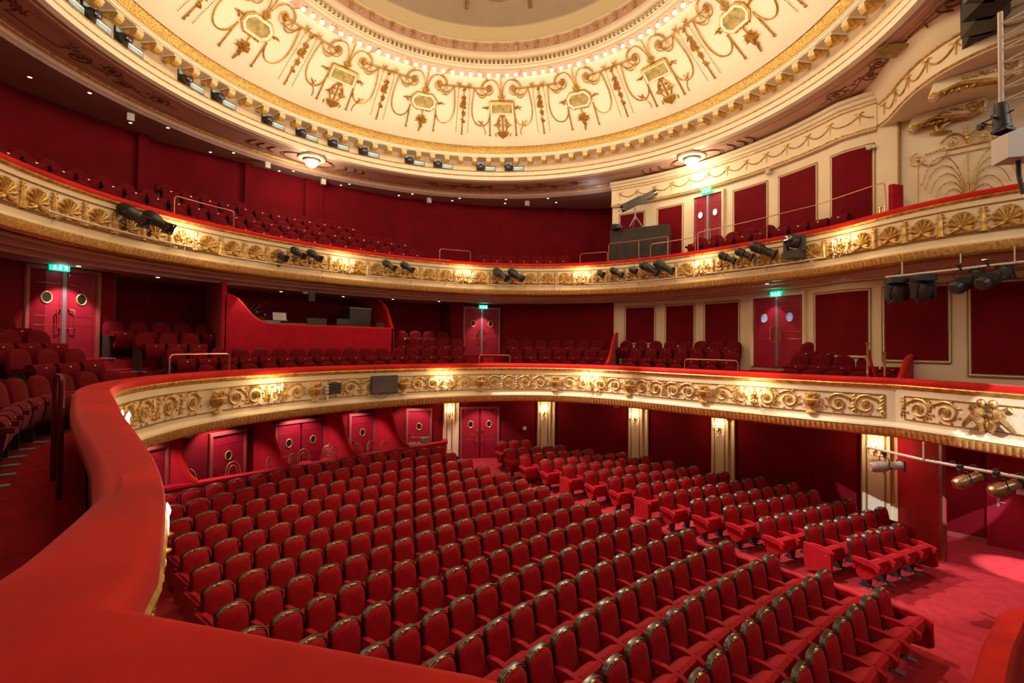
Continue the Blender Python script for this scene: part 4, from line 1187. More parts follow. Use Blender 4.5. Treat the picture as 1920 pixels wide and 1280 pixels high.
# ================================================================== BOXES at the back of the stalls
b = MB(); BP = np.array([(-6.9, 6.22), (-5.6, 6.22), (-4.8, 6.22), (3.75, 6.22), (4.02, 6.6)])
b.sweep(BP, [(0, -4.9), (0, -3.66), (.04, -3.64), (.04, -3.58), (-.02, -3.56), (-.16, -3.56), (-.16, -4.9)])
o = b.build('box_parapet', DRAPE, None, True); tag(o, 'long straight red velvet parapet of the box seats behind the last stalls row', 'parapet')
b = MB(); b.add([(x, y, -4.6) for x, y in ((-8, 3), (-6.6, 5.2), (-4.8, 6.2), (4.0, 6.2), (4.3, 8.4), (-4, 8.4), (-9, 5))], [(0, 1, 2, 3, 4, 5, 6)]); struct(b.build('floor', CARPET))
def swoop(x0, yb, x1, lab, yf=6.24, zt=-1.76, zf=-3.55, yf_=0):
    # partition whose upholstered top edge sweeps down from the ceiling to the parapet
    L = math.hypot(x1-x0, yf-yb); rz = math.atan2(yf-yb, x1-x0)
    r = empty('box_partition', (x0, yb, -4.6), rz); z0 = -4.6
    cur = bez((L*.10, zt-z0), (L*.55, zt-z0-.15), (L*.45, zf-z0+.2), (L, zf-z0), 14)
    b = MB(); b.prism([(0, 0), (L, 0)] + cur[::-1] + [(0, zt-z0)], -.04, .04, 'y'); b.build('panel', DRAPE, r)
    b = MB(); b.tube([(x, 0, z) for x, z in cur], .062, 8); b.build('padded_edge', RAIL, r, True)
    return tag(r, lab, 'partition')
swoop(-4.75, 6.5, -4.0, 'swooping red velvet box partition nearest the candle at left')
swoop(-2.3, 7.6, -1.75, 'swooping red velvet box partition left of the box double door')
swoop(.0, 8.0, .30, 'swooping red velvet box partition right of the box double door')
swoop(1.85, 8.05, 2.15, 'swooping red velvet box partition beside the last single box door')

# ================================================================== TECHNICAL BOOTH on the lower balcony
r = empty('control_booth', (0, 7.1, -.75))
out = [(-3.25, 2.1)] + bez((-3.25, 2.02), (-2.7, 2.0), (-2.75, 1.3), (-2.0, 1.22), 12) + [(2.0, 1.22), (2.0, 0), (-3.25, 0)]
b = MB(); b.prism(out, 0, .12, 'y'); b.build('front_panel', DRAPE, r)
b = MB(); b.tube([(x, .05, z) for x, z in bez((-3.25, 2.05), (-2.7, 2.02), (-2.75, 1.3), (-2.0, 1.24), 12)] + [(2.0, .05, 1.24)], .05, 8); b.build('padded_edge', RAIL, r, True)
b = MB(); b.box(-3.33, -3.22, 0, 2.0, 0, 2.4); b.build('side_wall', DRAPE, r)
b = MB(); b.prism([(0, 0), (0, 1.22)]+bez((0, 1.22), (.25, 1.35), (.25, 2.0), (1.0, 2.3), 10)+[(2.2, 2.4), (2.2, 0)], 1.94, 2.04, 'x'); b.build('side_wall', DRAPE, r)
b = MB(); b.tube([(1.99, y, z) for y, z in bez((0, 1.22), (.25, 1.35), (.25, 2.0), (1.0, 2.3), 10)], .06, 8); b.build('padded_edge', RAIL, r, True)
b = MB(); b.box(-3.2, 1.95, .12, .85, 1.10, 1.14); b.build('desk', BLACK, r)
tag(r, 'red velvet fronted technical control booth in the middle of the lower balcony', 'booth')
def gear(name, x, y, z, fn, lab, cat, rz=0):
    r = empty(name, (x, y, z), rz); fn(r); return tag(r, lab, cat)
def monitor(r, w=.5, h=.32):
    b = MB(); b.box(-w/2, w/2, -.03, .0, .08, .08+h); b.build('back_shell', BLACK, r)
    b = MB(); b.box(-w/2+.02, w/2-.02, .0, .006, .10, .06+h); b.build('display', SCREEN, r)
    b = MB(); b.box(-.03, .03, -.01, .01, 0, .1); b.box(-.11, .11, -.07, .07, 0, .012); b.build('stand', BLACK, r)
gear('monitor', .35, 7.5, .39, monitor, 'dark monitor on the booth desk, right of the mixing desk', 'monitor')
gear('monitor', -.55, 7.5, .39, lambda r: monitor(r, .62, .30), 'wide grey monitor back directly right of mixing desk', 'monitor')
gear('monitor', 1.7, 7.5, .39, lambda r: monitor(r, .34, .24), 'small dark monitor at the right end of the booth desk', 'monitor')
def mixer(r):
    b = MB(); b.prism([(-.3, 0), (.3, 0), (.3, .22), (-.3, .10)], -.85, .85, 'x'); b.build('console', GREYM, r)
    b = MB()
    for k in range(22): b.box(-.78+k*.072, -.75+k*.072, -.22, -.19, .12, .15)
    b.build('fader_row', WHITEP, r)
    b = MB(); b.box(-.75, -.1, .22, .3, .2, .27); b.build('meter_bridge', STEEL, r)
gear('mixing_desk', -1.45, 7.6, .39, mixer, 'long grey mixing desk on the control booth counter', 'mixing desk')
def laptop(r):
    b = MB(); b.box(-.2, .2, -.14, .14, 0, .02); b.build('keyboard', GREYM, r)
    b = MB(); b.prism([(0, .02), (.02, .02), (.07, .26), (.05, .26)], -.2, .2, 'x'); b.build('screen', PAPER, r)
gear('laptop', -1.55, 7.9, .66, laptop, 'small pale laptop open above the mixing desk', 'laptop')
def rack(r):
    b = MB(); b.box(-.4, .4, -.3, .3, 0, .85); b.build('case', BLACK, r)
    b = MB(); b.box(-.42, .42, -.32, .32, .85, .88); b.build('lid', GREYM, r)
gear('equipment_rack', 1.15, 8.2, .35, rack, 'tall black equipment case at the right side of control booth', 'equipment case')
def clutter(r):
    b = MB()
    for k in range(14): b.tube([(rnd.uniform(-.5, .5), rnd.uniform(-.1, .1), rnd.uniform(0, .1)), (rnd.uniform(-.5, .5), rnd.uniform(-.1, .1), rnd.uniform(.3, .9))], .012, 5)
    b.build('stand_rod', BLACK, r)
    b = MB(); b.box(-.55, -.15, -.1, .1, .0, .7); b.box(.0, .35, -.1, .1, .0, .35); b.build('case', CLOTHB, r)
    b = MB(); b.ball((.2, 0, .5), .035, 7); b.ball((.42, 0, .42), .03, 7); b.build('chrome_ball', GREYM, r, True)
gear('equipment_stand', -2.5, 7.6, .39, clutter, 'cluster of dark equipment stands at the left end of control booth', 'equipment')
# ================================================================== SEATS
# local frame: sitter looks towards -y, base at z = 0
def arch(w, z0, z1, k=10, sq=2.8):
    # rounded-top outline, counter-clockwise seen from the front
    pts = [(w/2, z0)]
    n = 2*k
    h = (z1-z0)*.38
    for i in range(n+1):
        a = PI*i/n; c, s = math.cos(a), math.sin(a)
        pts.append((w/2*math.copysign(abs(c)**(2/sq), c), z1-h+h*abs(s)**(2/sq)))
    pts.append((-w/2, z0)); return pts
def pad(b, outline, y_back, y_front, bulge=.03, lean=.0, inset=.05):
    cx = sum(p[0] for p in outline)/len(outline); cz = sum(p[1] for p in outline)/len(outline)
    n = len(outline); rings = []
    for sc, y in ((1, y_back), (1, (y_back+y_front)/2), (1-inset, y_front), (.6, y_front-bulge*.8), (.25, y_front-bulge)):
        rings.append([(cx+(x-cx)*sc, y+lean*(cz+(z-cz)*sc), cz+(z-cz)*sc) for x, z in outline])
    vs = [p for r in rings for p in r]; m = len(rings)
    fs = [tuple(range(n))]
    for i in range(m-1):
        for k in range(n):
            k2 = (k+1) % n; fs.append((i*n+k2, i*n+k, (i+1)*n+k, (i+1)*n+k2))
    fs.append(tuple((m-1)*n+k for k in range(n))[::-1])
    b.add(vs, fs)
LEAN = .17
def stall_seat(end=None):
    r = empty('stalls_chair')
    b = MB(); pad(b, arch(.445, .36, .92), .05, -.005, .04, LEAN, .06); b.build('backrest', SEAT, r, True)
    o = arch(.475, .50, .945)
    b = MB()
    P_ = [Vector((x, .035+LEAN*z, z)) for x, z in o]
    # flat curved frame board with rounded edge
    vs = []
    for x, z in o:
        for f, yy in ((.945, -.008), (.985, -.020), (1.0, .0), (1.0, .05), (.945, .05)):
            xx = x*f; zz = .5+(z-.5)*(f if z > .5 else 1)+ (0.0)
            vs.append((xx, .03+yy+LEAN*zz, zz))
    n = len(o); b.add(vs, [(i*5+k, (i+1)*5+k, (i+1)*5+(k+1) % 5, i*5+(k+1) % 5) for i in range(n-1) for k in range(5)])
    fr_ = b.build('wooden_frame', WOOD, r, True)
    b = MB()
    for f, t in ((.952, .003), (.992, .003)):
        pts = [(x*f, .03-.028+.012*(f > .98)+LEAN*(.5+(z-.5)*f), .5+(z-.5)*f) for x, z in o[4:-4]]
        b.tube(pts, t, 4)
    b.build('gilt_line', GILTW, fr_)
    b = MB(); zt = .945; b.ball((0, .0+LEAN*zt, zt-.012), .030, 7, (1.35, .8, .9))
    for s in (1, -1): b.ball((s*.055, .005+LEAN*zt, zt-.02), .016, 5, (1.5, .7, .8))
    b.build('carved_crest', GILTW, fr_, True)
    # tipped-up seat
    b = MB(); prof = [(.02, .36), (-.02, .46), (-.16, .60), (-.30, .66), (-.36, .63), (-.38, .56), (-.34, .42), (-.26, .30), (-.14, .24), (-.04, .27)]
    b.prism(prof, -.205, .205, 'x'); b.v = [(x, y+LEAN*.3, z-.03) for x, y, z in b.v]
    b.build('tip_up_seat', SEAT, r, True)
    def arm(x, nm='armrest'):
        b = MB(); b.prism([(.10, .62), (-.10, .64), (-.34, .61), (-.40, .57), (-.40, .50), (-.36, .46), (-.30, .53), (.08, .55)], x-.038, x+.038, 'x'); return b.build(nm, SEAT, r, True)
    arm(-.255)
    if end == 'R': arm(.255)
    b = MB(); b.prism([(.05, .04), (.06, .4), (-.10, .40), (-.12, .22), (-.10, .04)], -.03, .03, 'x'); b.box(-.035, .035, -.16, .10, 0, .04); b.build('pedestal', BLACK, r)
    b = MB(); b.box(-.05, .05, -.27, -.11, .0, .03); b.build('foot_plate', GREYM, r)
    if end in ('P', 'R'):
        sx = 1 if end == 'R' else -1
        b = MB(); b.prism([(.16, .10), (.18, .62), (-.38, .58), (-.40, .20), (-.34, .16)], sx*.30-.035, sx*.30+.035, 'x'); b.build('end_panel', SEAT, r)
        b = MB(); b.ball((sx*.30+sx*.038, -.3, .5), .012, 5); b.build('number_disc', PLATE, r)
    return proto(r)
S_STD, S_L, S_R = stall_seat(), stall_seat('P'), stall_seat('R')
def balc_seat(front=True):
    r = empty('balcony_chair')
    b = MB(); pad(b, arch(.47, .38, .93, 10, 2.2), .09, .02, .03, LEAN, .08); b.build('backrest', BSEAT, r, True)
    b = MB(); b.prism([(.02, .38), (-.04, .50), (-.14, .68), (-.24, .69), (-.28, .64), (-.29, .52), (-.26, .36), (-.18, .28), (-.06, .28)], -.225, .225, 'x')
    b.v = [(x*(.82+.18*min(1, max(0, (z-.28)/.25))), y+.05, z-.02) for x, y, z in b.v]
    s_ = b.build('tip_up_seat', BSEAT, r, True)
    b = MB(); b.ball((0, -.245, .60), .022, 6, (1.4, .5, .8)); b.build('number_plate', PLATE, s_, True)
    b = MB(); b.box(-.285, -.235, -.30, .12, .54, .60); b.build('armrest', BSEAT, r)
    b = MB(); b.box(-.29, -.24, -.12, .10, .0, .54); b.build('pedestal', BLACK, r)
    b = MB(); b.box(-.31, -.22, -.28, .12, .0, .025); b.build('foot_plate', GREYM, r)
    return proto(r)
B_STD = balc_seat()
used = set()
def put(pr, x, y, z, rz, label, cat, group):
    r = pr if pr.name not in used else copy_tree(pr)
    used.add(pr.name)
    r.location = (x, y, z); r.rotation_euler = (0, 0, rz)
    return tag(r, label, cat, group)
Rm = cam.rotation_euler.to_matrix().transposed()
def pix(x, y, z):
    v = Rm @ (Vector((x, y, z))-Vector((CAM[0], CAM[1], 0)))
    if v.z > -.05: return None
    return 960+894.92*v.x/-v.z, 626.9-894.92*v.y/-v.z
V3 = [-6.65, -5.86, -5.02, -4.20, -3.40, -2.60, -1.80, -.97, -.12, .71, 1.54, 2.38, 3.22, 4.06, 4.92, 5.62]
nS = 0
for i, v3 in enumerate(V3):
    v0 = v3+.024*3.7**2
    seats = []
    for k in range(16):
        x = -4.68+.51*k; y = v0-.024*(x+.7)**2
        zt = rake(x, y)
        p = pix(x, y, zt+.9)
        if p is None or p[0] < -10 or p[0] > 1935 or p[1] > 1320: continue
        if p[0] < 880 and p[1] > 1165+(p[0]-270)*.235: continue
        if p[0] < 290 and p[1] > 870: continue
        seats.append((k, x, y, zt))
    for k, x, y, zt in seats:
        rz = math.atan(-.048*(x+.7))
        pr = S_R if k == 15 else (S_L if k == 0 else S_STD)
        fr = ordw(i)+' row from the pit' if i < 8 else (ordw(15-i)+' row before the box parapet' if i < 15 else 'last row at the box parapet')
        if k == 15: where = 'aisle end, '
        elif k == 0: where = 'left end, '
        elif k >= 8: where = ordw(15-k)+' from aisle, '
        else: where = ordw(k)+' from left end, '
        put(pr, x, y+.05-LEAN*.9, zt, rz, 'dark-framed red main stalls seat, '+where+fr, 'theatre seat', 'stalls seats left of the aisle'); nS += 1
RB = [(5.46, 5.13, 3), (5.10, 4.28, 5), (5.03, 3.45, 6), (5.15, 2.60, 7), (5.25, 1.72, 7), (5.20, .82, 7), (5.20, -.05, 7), (5.25, -.98, 7), (4.99, -1.80, 8), (5.06, -2.63, 8), (5.18, -3.40, 7), (5.03, -4.26, 7), (5.30, -5.10, 6), (5.22, -5.88, 4)]
for i, (x0, y0, n) in enumerate(RB):
    for k in range(n):
        x = x0+.497*k; y = y0-.165*k
        zt = rake(x, y)
        fr = ('front row' if i == 13 else 'rearmost row' if i == 0 else (ordw(13-i)+' row from front' if i > 6 else ordw(i)+' row from back'))
        where = 'aisle seat, ' if k == 0 else ('wall end seat, ' if k == n-1 else ordw(k)+' from aisle, ')
        put(S_L if (k == 0 and i in (4, 7, 12)) else (S_R if k == n-1 else S_STD), x, y+.05-LEAN*.9, zt, -R_(18.4), 'red seat in wall-side stalls block, '+where+fr, 'theatre seat', 'stalls seats right of the aisle'); nS += 1

# rows on the balconies
def rowcurve(C, off): 
    P_ = smooth(resample(C.P-C.N*off, .1), 30); return Curve(P_)
DOORS = [((-6.55, 6.9), .72), ((6.1, 7.1), .62), ((9.0, -3.25), .62)]
def near_aisle(x, y, C):
    for (dx, dy), w in DOORS:
        # aisle runs from the door straight to the nearest point of the front
        d = np.hypot(C.P[:, 0]-dx, C.P[:, 1]-dy); q = C.P[int(d.argmin())]
        ax, ay = q[0]-dx, q[1]-dy; L = math.hypot(ax, ay); t = ((x-dx)*ax+(y-dy)*ay)/L
        if -1 < t < L+1 and abs((x-dx)*ay-(y-dy)*ax)/L < w: return True
    return False
SECT = ['between left door and booth', 'below control booth', 'between booth and central door', 'between central door and slanting divider', 'between slanting divider and side door', 'between side door and rope posts', 'left of far left door']
ROWN = ['front row', 'second row', 'third row', 'back row']
cnt = {}
def put_b(x, y, z, a, lab, grp): put(B_STD, x, y, z, a, lab, 'theatre seat', grp)
for ri, (off, zz) in enumerate(((.95, -1.5), (1.55, -1.12), (2.15, -.78))):
    C = rowcurve(CL, off)
    s = C.s[-1]; k = 0
    for i in range(5):
        yy = -4.0-.50*i-.1*ri
        if ri == 2 and i > 3: continue
        j = int(np.abs(C.P[:, 1]-yy)[len(C.P)//2:].argmin())+len(C.P)//2
        s = C.s[j]; p = C.at(s)
        put_b(p.x, p.y, zz, C.ang(s), 'lower balcony seat right of side door, %s from the door, %s' % (ordw(i), ROWN[ri]), 'lower balcony seats')
for ri, off in enumerate((1.05, 1.90, 2.75, 3.60)):
    C = rowcurve(CL, off)
    s = .4
    while s < C.s[-1]-.3:
        p = C.at(s); a = C.ang(s); s += .545
        x, y = p.x, p.y
        if x < -5.5 and y < -1.2: continue
        if x > 0 and y < -5.9: continue
        if near_aisle(x, y, CL): continue
        if ri >= 2 and -3.5 < x < 2.2 and y > 3: continue
        if math.hypot(x, y) > 9.15 and x > 6: continue
        if x > 0 and y < -3.9: continue
        if 5.9 < x < 9.2 and abs((x-6.55)*1.2-(y-1.25)*2.45)/2.73 < .30: continue
        if x < -5 and y < 3.4 and ri > 0: continue
        if x < -8.2 or (x < -6.2 and y > 5.9): continue
        if ri == 3 and y > 8.5: continue
        q = pix(x, y, LT[ri]+.9)
        if q is None or q[0] < -60 or q[0] > 1960: continue
        sec = 6 if (x < -5.6 and y < 6) else 0 if x < -3.4 and y > 0 else 1 if x < 2.2 and y > 0 else 2 if x < 5.4 and y > 4.4 and q[0] < 905 else 3 if q[0] < 1150 else 4 if q[0] < 1400 else 5
        k = cnt.get((ri, sec), 0); cnt[(ri, sec)] = k+1
        if sec == 6 and ri == 0: lab = 'red balcony seat seen side-on beside the near velvet rail, %s along' % ordw(k)
        else: lab = 'lower balcony seat, %s from left, %s %s' % (ordw(k), ROWN[ri], SECT[sec])
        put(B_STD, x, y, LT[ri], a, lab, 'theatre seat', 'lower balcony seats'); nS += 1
for ri, off in enumerate((.72, 1.45, 2.2, 2.95)):
    C = rowcurve(CU, off)
    s = .4; k = 0
    while s < C.s[-1]-.3:
        p = C.at(s); a = C.ang(s); s += .555
        x, y = p.x, p.y
        R = math.hypot(x, y)
        right = x > 7.2 and y < 3.0
        if right:
            if ri > 0 or y > -.7 or y < -5.4: continue
        else:
            if x > 7.0 and y < 4.4: continue
            if x < 0 and R > 10.0 and ri == 3 and y > 8: pass
            if R > (9.6 if x > 2 else 10.3): continue
        if 3.9 < x < 5.7 and y > 4 and not right: continue      # steps beside the rail
        q = pix(x, y, UT[ri]+.9)
        if q is None or q[0] < -40 or q[0] > 1700: continue
        if x < -9.0: continue
        sec = 'along side wall right of upper door' if right else ('left of the lit steps' if x < 4.3 else 'right of the lit steps')
        key = ('u', ri, sec); kk = cnt.get(key, 0); cnt[key] = kk+1
        z = UT[ri]+(.30+.06*ri if not right else .74)
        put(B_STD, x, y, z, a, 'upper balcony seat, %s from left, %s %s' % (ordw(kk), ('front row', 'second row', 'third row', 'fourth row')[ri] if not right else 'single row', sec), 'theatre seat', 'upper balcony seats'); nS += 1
print('SEATS', nS, cnt)

# ================================================================== BENTWOOD CHAIRS in the boxes
def bentwood():
    r = empty('bentwood_chair')
    b = MB(); b.tube(bez((-.19, .17, .45), (-.21, .25, .98), (.21, .25, .98), (.19, .17, .45), 18), .013, 6); b.tube(bez((-.12, .175, .47), (-.13, .23, .84), (.13, .23, .84), (.12, .175, .47), 14), .010, 6); b.build('backrest', GILTW, r, True)
    b = MB(); b.lathe([(0, 0), (.20, 0), (.21, .02), (.19, .045), (0, .055)], 18, Matrix.Translation((0, 0, .43))); b.build('seat', SEAT, r, True)
    for sx in (1, -1):
        for sy in (1, -1):
            b = MB(); b.tube([(sx*.15, sy*.15, .44), (sx*.19, sy*.20, 0)], [.014, .010], 6); b.build('leg', GILTW, r, True)
    b = MB(); b.tube([(.15*math.cos(k*PI/8), .15*math.sin(k*PI/8), .25) for k in range(16)], .008, 5, closed=True); b.build('stretcher_ring', GILTW, r)
    return proto(r)
BW = bentwood()
for i, ((tx, ty), d, rz, lab) in enumerate((((-4.60, 6.7), 0, .4, 'bentwood chair nearest the candle in the leftmost box'), ((-4.15, 6.45), 0, -.3, 'low-looking bentwood chair second from the left in the boxes'),
        ((-3.0, 6.6), 0, .1, 'bentwood chair in front of the single box door'), ((-1.95, 6.65), 0, .2, 'bentwood chair just left of the first tall box partition'), ((-1.38, 6.5), 0, .5, 'bentwood chair tucked under the swooping edge of a box partition'),
        ((-1.0, 6.9), 0, 0, 'bentwood chair in front of the box double door'), ((-.30, 6.95), 0, -.4, 'bentwood chair, left one of the cluster beside the double door'), ((-.12, 6.6), 0, .2, 'bentwood chair, front one of the cluster beside the double door'),
        ((.12, 7.3), 0, .3, 'bentwood chair, right one of cluster beside the double door'), ((.50, 6.6), 0, -.5, 'bentwood chair behind the parapet right of the double door'), ((1.25, 6.75), 0, .3, 'bentwood chair left of the laptop table'), ((1.55, 6.5), 0, -.2, 'low bentwood chair right next to the box partition by the table'))):
    r = put(BW, tx, ty+.1, -4.6+.42, rz, lab, 'chair', 'bentwood box chairs')
r = empty('side_table', (2.55, 6.55, -4.6)); b = MB(); b.box(-.3, .3, -.2, .2, .98, 1.04); b.build('top', BLACK, r); b = MB(); b.box(-.03, .03, -.03, .03, 0, .98); b.build('leg', BLACK, r); tag(r, 'small black table with glossy top in the last box', 'table')
r = empty('office_chair', (3.15, 6.7, -4.6)); b = MB(); b.prism([(-.2, .85), (.2, .85), (.22, .95), (.18, 1.18), (-.18, 1.18), (-.22, .95)], -.03, .03, 'y'); b.build('backrest', GREYM, r, True); b = MB(); b.box(-.22, .22, -.4, -.02, .45, .52); b.build('seat', GREYM, r); b = MB(); b.box(-.03, .03, -.2, -.14, 0, .45); b.box(-.02, .02, -.06, -.02, .45, .9); b.build('stand', BLACK, r); tag(r, 'grey office chair back above the parapet in the last box', 'chair')

# ================================================================== STAGE LIGHTS
def spotlight(kind, L=.55, R=.10):
    # optical axis along -y, hanging or standing pivot at the origin
    r = empty('spotlight')
    b = MB(); M = Matrix.Rotation(PI/2, 4, 'X')
    if kind == 'profile':
        b.lathe([(0, -L*.45), (R*.75, -L*.45), (R, -L*.38), (R*1.12, -L*.2), (R*1.12, L*.02), (R*.85, L*.08), (R*.85, L*.42), (R*.95, L*.44), (R*.95, L*.5), (R*.8, L*.5), (R*.75, L*.47), (0, L*.46)], 14, M)
        for k in range(5): b.lathe([(R*1.12, -L*(.32-.06*k)), (R*1.2, -L*(.32-.06*k)), (R*1.2, -L*(.30-.06*k)), (R*1.12, -L*(.30-.06*k))], 14, M, cap=False)
    else:
        b.lathe([(0, -L*.45), (R*.9, -L*.45), (R*1.1, -L*.3), (R*1.1, L*.3), (R*1.2, L*.32), (R*1.2, L*.4), (0, L*.38)], 14, M)
    body = b.build('lamp_body', BLACK, r, True)
    b = MB(); zf = L*.5 if kind == 'profile' else L*.42
    q = R*1.05
    b.box(-q, q, -zf-.02, -zf+.01, -q, -q*.82); b.box(-q, q, -zf-.02, -zf+.01, q*.82, q); b.box(-q, -q*.82, -zf-.02, -zf+.01, -q, q); b.box(q*.82, q, -zf-.02, -zf+.01, -q, q)
    b.build('filter_frame', BLACK, r)
    b = MB(); b.ball((0, -zf+.035, 0), R*.82, 12, (1, .35, 1)); b.build('lens', LENS, r, True)
    b = MB(); y0 = R*1.25; b.tube([(-y0, 0, 0), (-y0, 0, -R*1.9), (y0, 0, -R*1.9), (y0, 0, 0)], .010, 5); b.tube([(0, 0, -R*1.9), (0, 0, -R*2.6)], .018, 6); b.box(-.03, .03, -.03, .03, -R*3.1, -R*2.5)
    for s in (1, -1): b.tube([(s*y0, 0, 0), (s*(y0+.05), 0, 0)], .022, 6)
    b.tube([(0, .02, R*1.0), (0, .03, R*1.7)], .009, 4)
    b.build('yoke', BLACK, r)
    return proto(r)
SP_BIG, SP_MID, SP_SM = spotlight('profile', .74, .125), spotlight('profile', .52, .10), spotlight('fresnel', .28, .10)
def put_light(pr, M, lab, grp=None, tilt=-20, yaw=0, flip=False):
    r = pr if pr.name not in used else copy_tree(pr)
    used.add(pr.name)
    Q = M @ Matrix.Rotation(R_(yaw), 4, 'Z') @ (Matrix.Rotation(PI, 4, 'Y') if flip else Matrix.Identity(4)) @ Matrix.Rotation(R_(-tilt if flip else -tilt), 4, 'X')
    r.location = Q.to_translation(); r.rotation_euler = Q.to_euler()
    return tag(r, lab, 'spotlight', grp)
for s, pr, z, yw, lab in (
    (15.75, SP_BIG, 2.72, 42, 'large black spotlight, left one of the pair at the far left of upper balcony front'),
    (16.35, SP_BIG, 2.72, 42, 'large black spotlight, right one of the pair at the far left of upper balcony front'),
    (19.82, SP_SM, 2.46, 0, 'small black flood lamp at left of the second cluster on the upper front'),
    (20.28, SP_MID, 2.66, 60, 'black spotlight in the middle of the second cluster on the upper front'),
    (20.80, SP_MID, 2.66, 60, 'black spotlight at the right of the second cluster on the upper front'),
    (23.38, SP_MID, 2.66, 62, 'black spotlight, left one of the pair above the dark monitor'),
    (24.05, SP_MID, 2.66, 62, 'black spotlight, right one of the pair above the dark monitor'),
    (27.70, SP_BIG, 2.62, 78, 'long worn black spotlight, left of the pair over the central exit door'),
    (28.30, SP_BIG, 2.62, 78, 'long black spotlight, right of the pair over the central exit door'),
    (31.68, SP_SM, 2.60, 70, 'short black spotlight below the left edge of the draped platform'),
    (32.28, SP_MID, 2.62, 74, 'second black spotlight from left below the draped platform'),
    (32.95, SP_SM, 2.64, 74, 'short black spotlight below the middle of the draped platform'),
    (33.55, SP_BIG, 2.66, 80, 'large black spotlight, left of the two below the platform railing'),
    (34.10, SP_BIG, 2.66, 80, 'large black spotlight, right of the two below the platform railing'),
    (36.32, SP_MID, 2.66, 70, 'leftmost of the three black spotlights left of the moving head'),
    (36.85, SP_MID, 2.70, 72, 'middle one of the three black spotlights left of the moving head'),
    (37.40, SP_BIG, 2.74, 74, 'rightmost of the three black spotlights left of the moving head')):
    put_light(pr, Matrix.Translation(CU.at(s, z, .34)) @ Matrix.Rotation(R_(38 if s < 17 else (30 if s < 25 else 8)), 4, 'Z'), lab, None, -30, 0)
def moving_head(up=True):
    r = empty('moving_head_lamp'); s = 1 if up else -1
    b = MB(); b.box(-.17, .17, -.13, .13, s*.0, s*.12) if up else b.box(-.17, .17, -.13, .13, -.12, 0); b.build('base', BLACK, r)
    b = MB()
    for q in (1, -1): b.prism([(q*.15, s*.12), (q*.21, s*.14), (q*.21, s*.46), (q*.16, s*.48), (q*.155, s*.3), (q*.12, s*.2)], -.045, .045, 'y')
    b.box(-.16, .16, -.045, .045, *(sorted((s*.12, s*.17)))); b.build('yoke', BLACK, r)
    b = MB(); M = Matrix.Translation((0, 0, s*.36)) @ Matrix.Rotation(R_(90 if up else 35), 4, 'X')
    b.lathe([(0, -.20), (.10, -.20), (.14, -.12), (.145, .05), (.12, .16), (.11, .20), (0, .19)], 14, M); b.build('lamp_head', BLACK, r, True)
    b = MB(); b.lathe([(0, .195), (.10, .205), (0, .215)], 12, M); b.build('lens', LENS, r, True)
    return proto(r)
MH = moving_head(); M = CU.frame(38.3, 2.36, .28); MH.location = M.to_translation(); MH.rotation_euler = M.to_euler(); MH.scale = (1.3, 1.3, 1.3)
tag(MH, 'big grey moving head lamp standing on the upper balcony front pipe', 'stage lamp')
MD = moving_head(False)
for (x, y, z), lab in (((6.45, -6.35, 1.53), 'dark moving head lamp hanging under the upper balcony, left one'), ((6.36, -6.80, 1.53), 'dark moving head lamp hanging under the upper balcony, right one')):
    r = put(MD, x, y, z, -R_(50), lab, 'stage lamp', None)
    r.scale = (1.05, 1.05, 1.05)
# pipes on the upper front
def pipe(C, s0, s1, z, out, lab, m=WPIPE, r0=.024):
    r = empty('lighting_pipe', C.at((s0+s1)/2, z, out)); o = r.location
    n = max(3, int((s1-s0)/.3))
    b = MB(); b.tube([C.at(s0+(s1-s0)*i/n, z, out)-o for i in range(n+1)], r0, 8); b.build('tube', m, r, True)
    for f in (.12, .5, .88):
        s = s0+(s1-s0)*f
        b = MB(); b.tube([C.at(s, z, out)-o, C.at(s, z-.10, .02)-o], .012, 5); b.tube([C.at(s, z-.02, .02)-o, C.at(s, z, out)-o], .010, 5); b.build('bracket', m, r)
    b = MB(); 
    for i in range(int((s1-s0)/.8)):
        s = s0+.3+i*.8; b.tube([C.at(s+x, z+.03+y, out+.01)-o for x, y in bez((0, 0), (.1, .06), (.25, -.14), (.45, -.01))], .007, 4)
    b.build('cable', BLACK, r)
    return tag(r, lab, 'pipe')
pipe(CU, 13.9, 17.3, 2.30, .28, 'cream painted pipe carrying the pair of big spotlights at far left')
pipe(CU, 18.1, 21.6, 2.24, .28, 'cream painted pipe under the second cluster of spotlights')
pipe(CU, 22.6, 26.0, 2.22, .28, 'cream painted pipe under the spotlights above the dark monitor')
pipe(CU, 27.2, 30.2, 2.22, .28, 'cream painted pipe under the two long spotlights at centre')
pipe(CU, 31.2, 34.9, 2.24, .28, 'cream painted pipe under the row of five spotlights at right of centre')
pipe(CU, 35.7, 39.1, 2.26, .28, 'cream painted pipe carrying the moving head lamp')
def straight_pipe(a, c, lab, r0=.026, m=WPIPE, cables=6, drop=None):
    r = empty('lighting_pipe', a); A, C_ = Vector((0, 0, 0)), Vector(c)-Vector(a)
    b = MB(); b.tube([A, C_], r0, 8); b.build('tube', m, r, True)
    b = MB()
    for i in range(cables):
        t = (i+.3)/cables; p = A.lerp(C_, t); q = A.lerp(C_, min(1, t+.8/cables)); b.tube([p+Vector((0, 0, .03)), p.lerp(q, .3)+Vector((0, 0, .07)), p.lerp(q, .6)+Vector((0, 0, -.05)), q+Vector((0, 0, .03))], .012, 5)
    b.build('cable', BLACK, r)
    for p in drop or ():
        b = MB(); q = A.lerp(C_, p); b.box(q.x-.04, q.x+.04, q.y-.01, q.y+.01, q.z, q.z+.30); b.build('hanger', m, r)
    return tag(r, lab, 'pipe')
straight_pipe((6.55, -6.15, 1.56), (5.9, -8.6, 1.60), 'pipe wrapped in black cable under the upper balcony at right', drop=(.12, .5, .8))
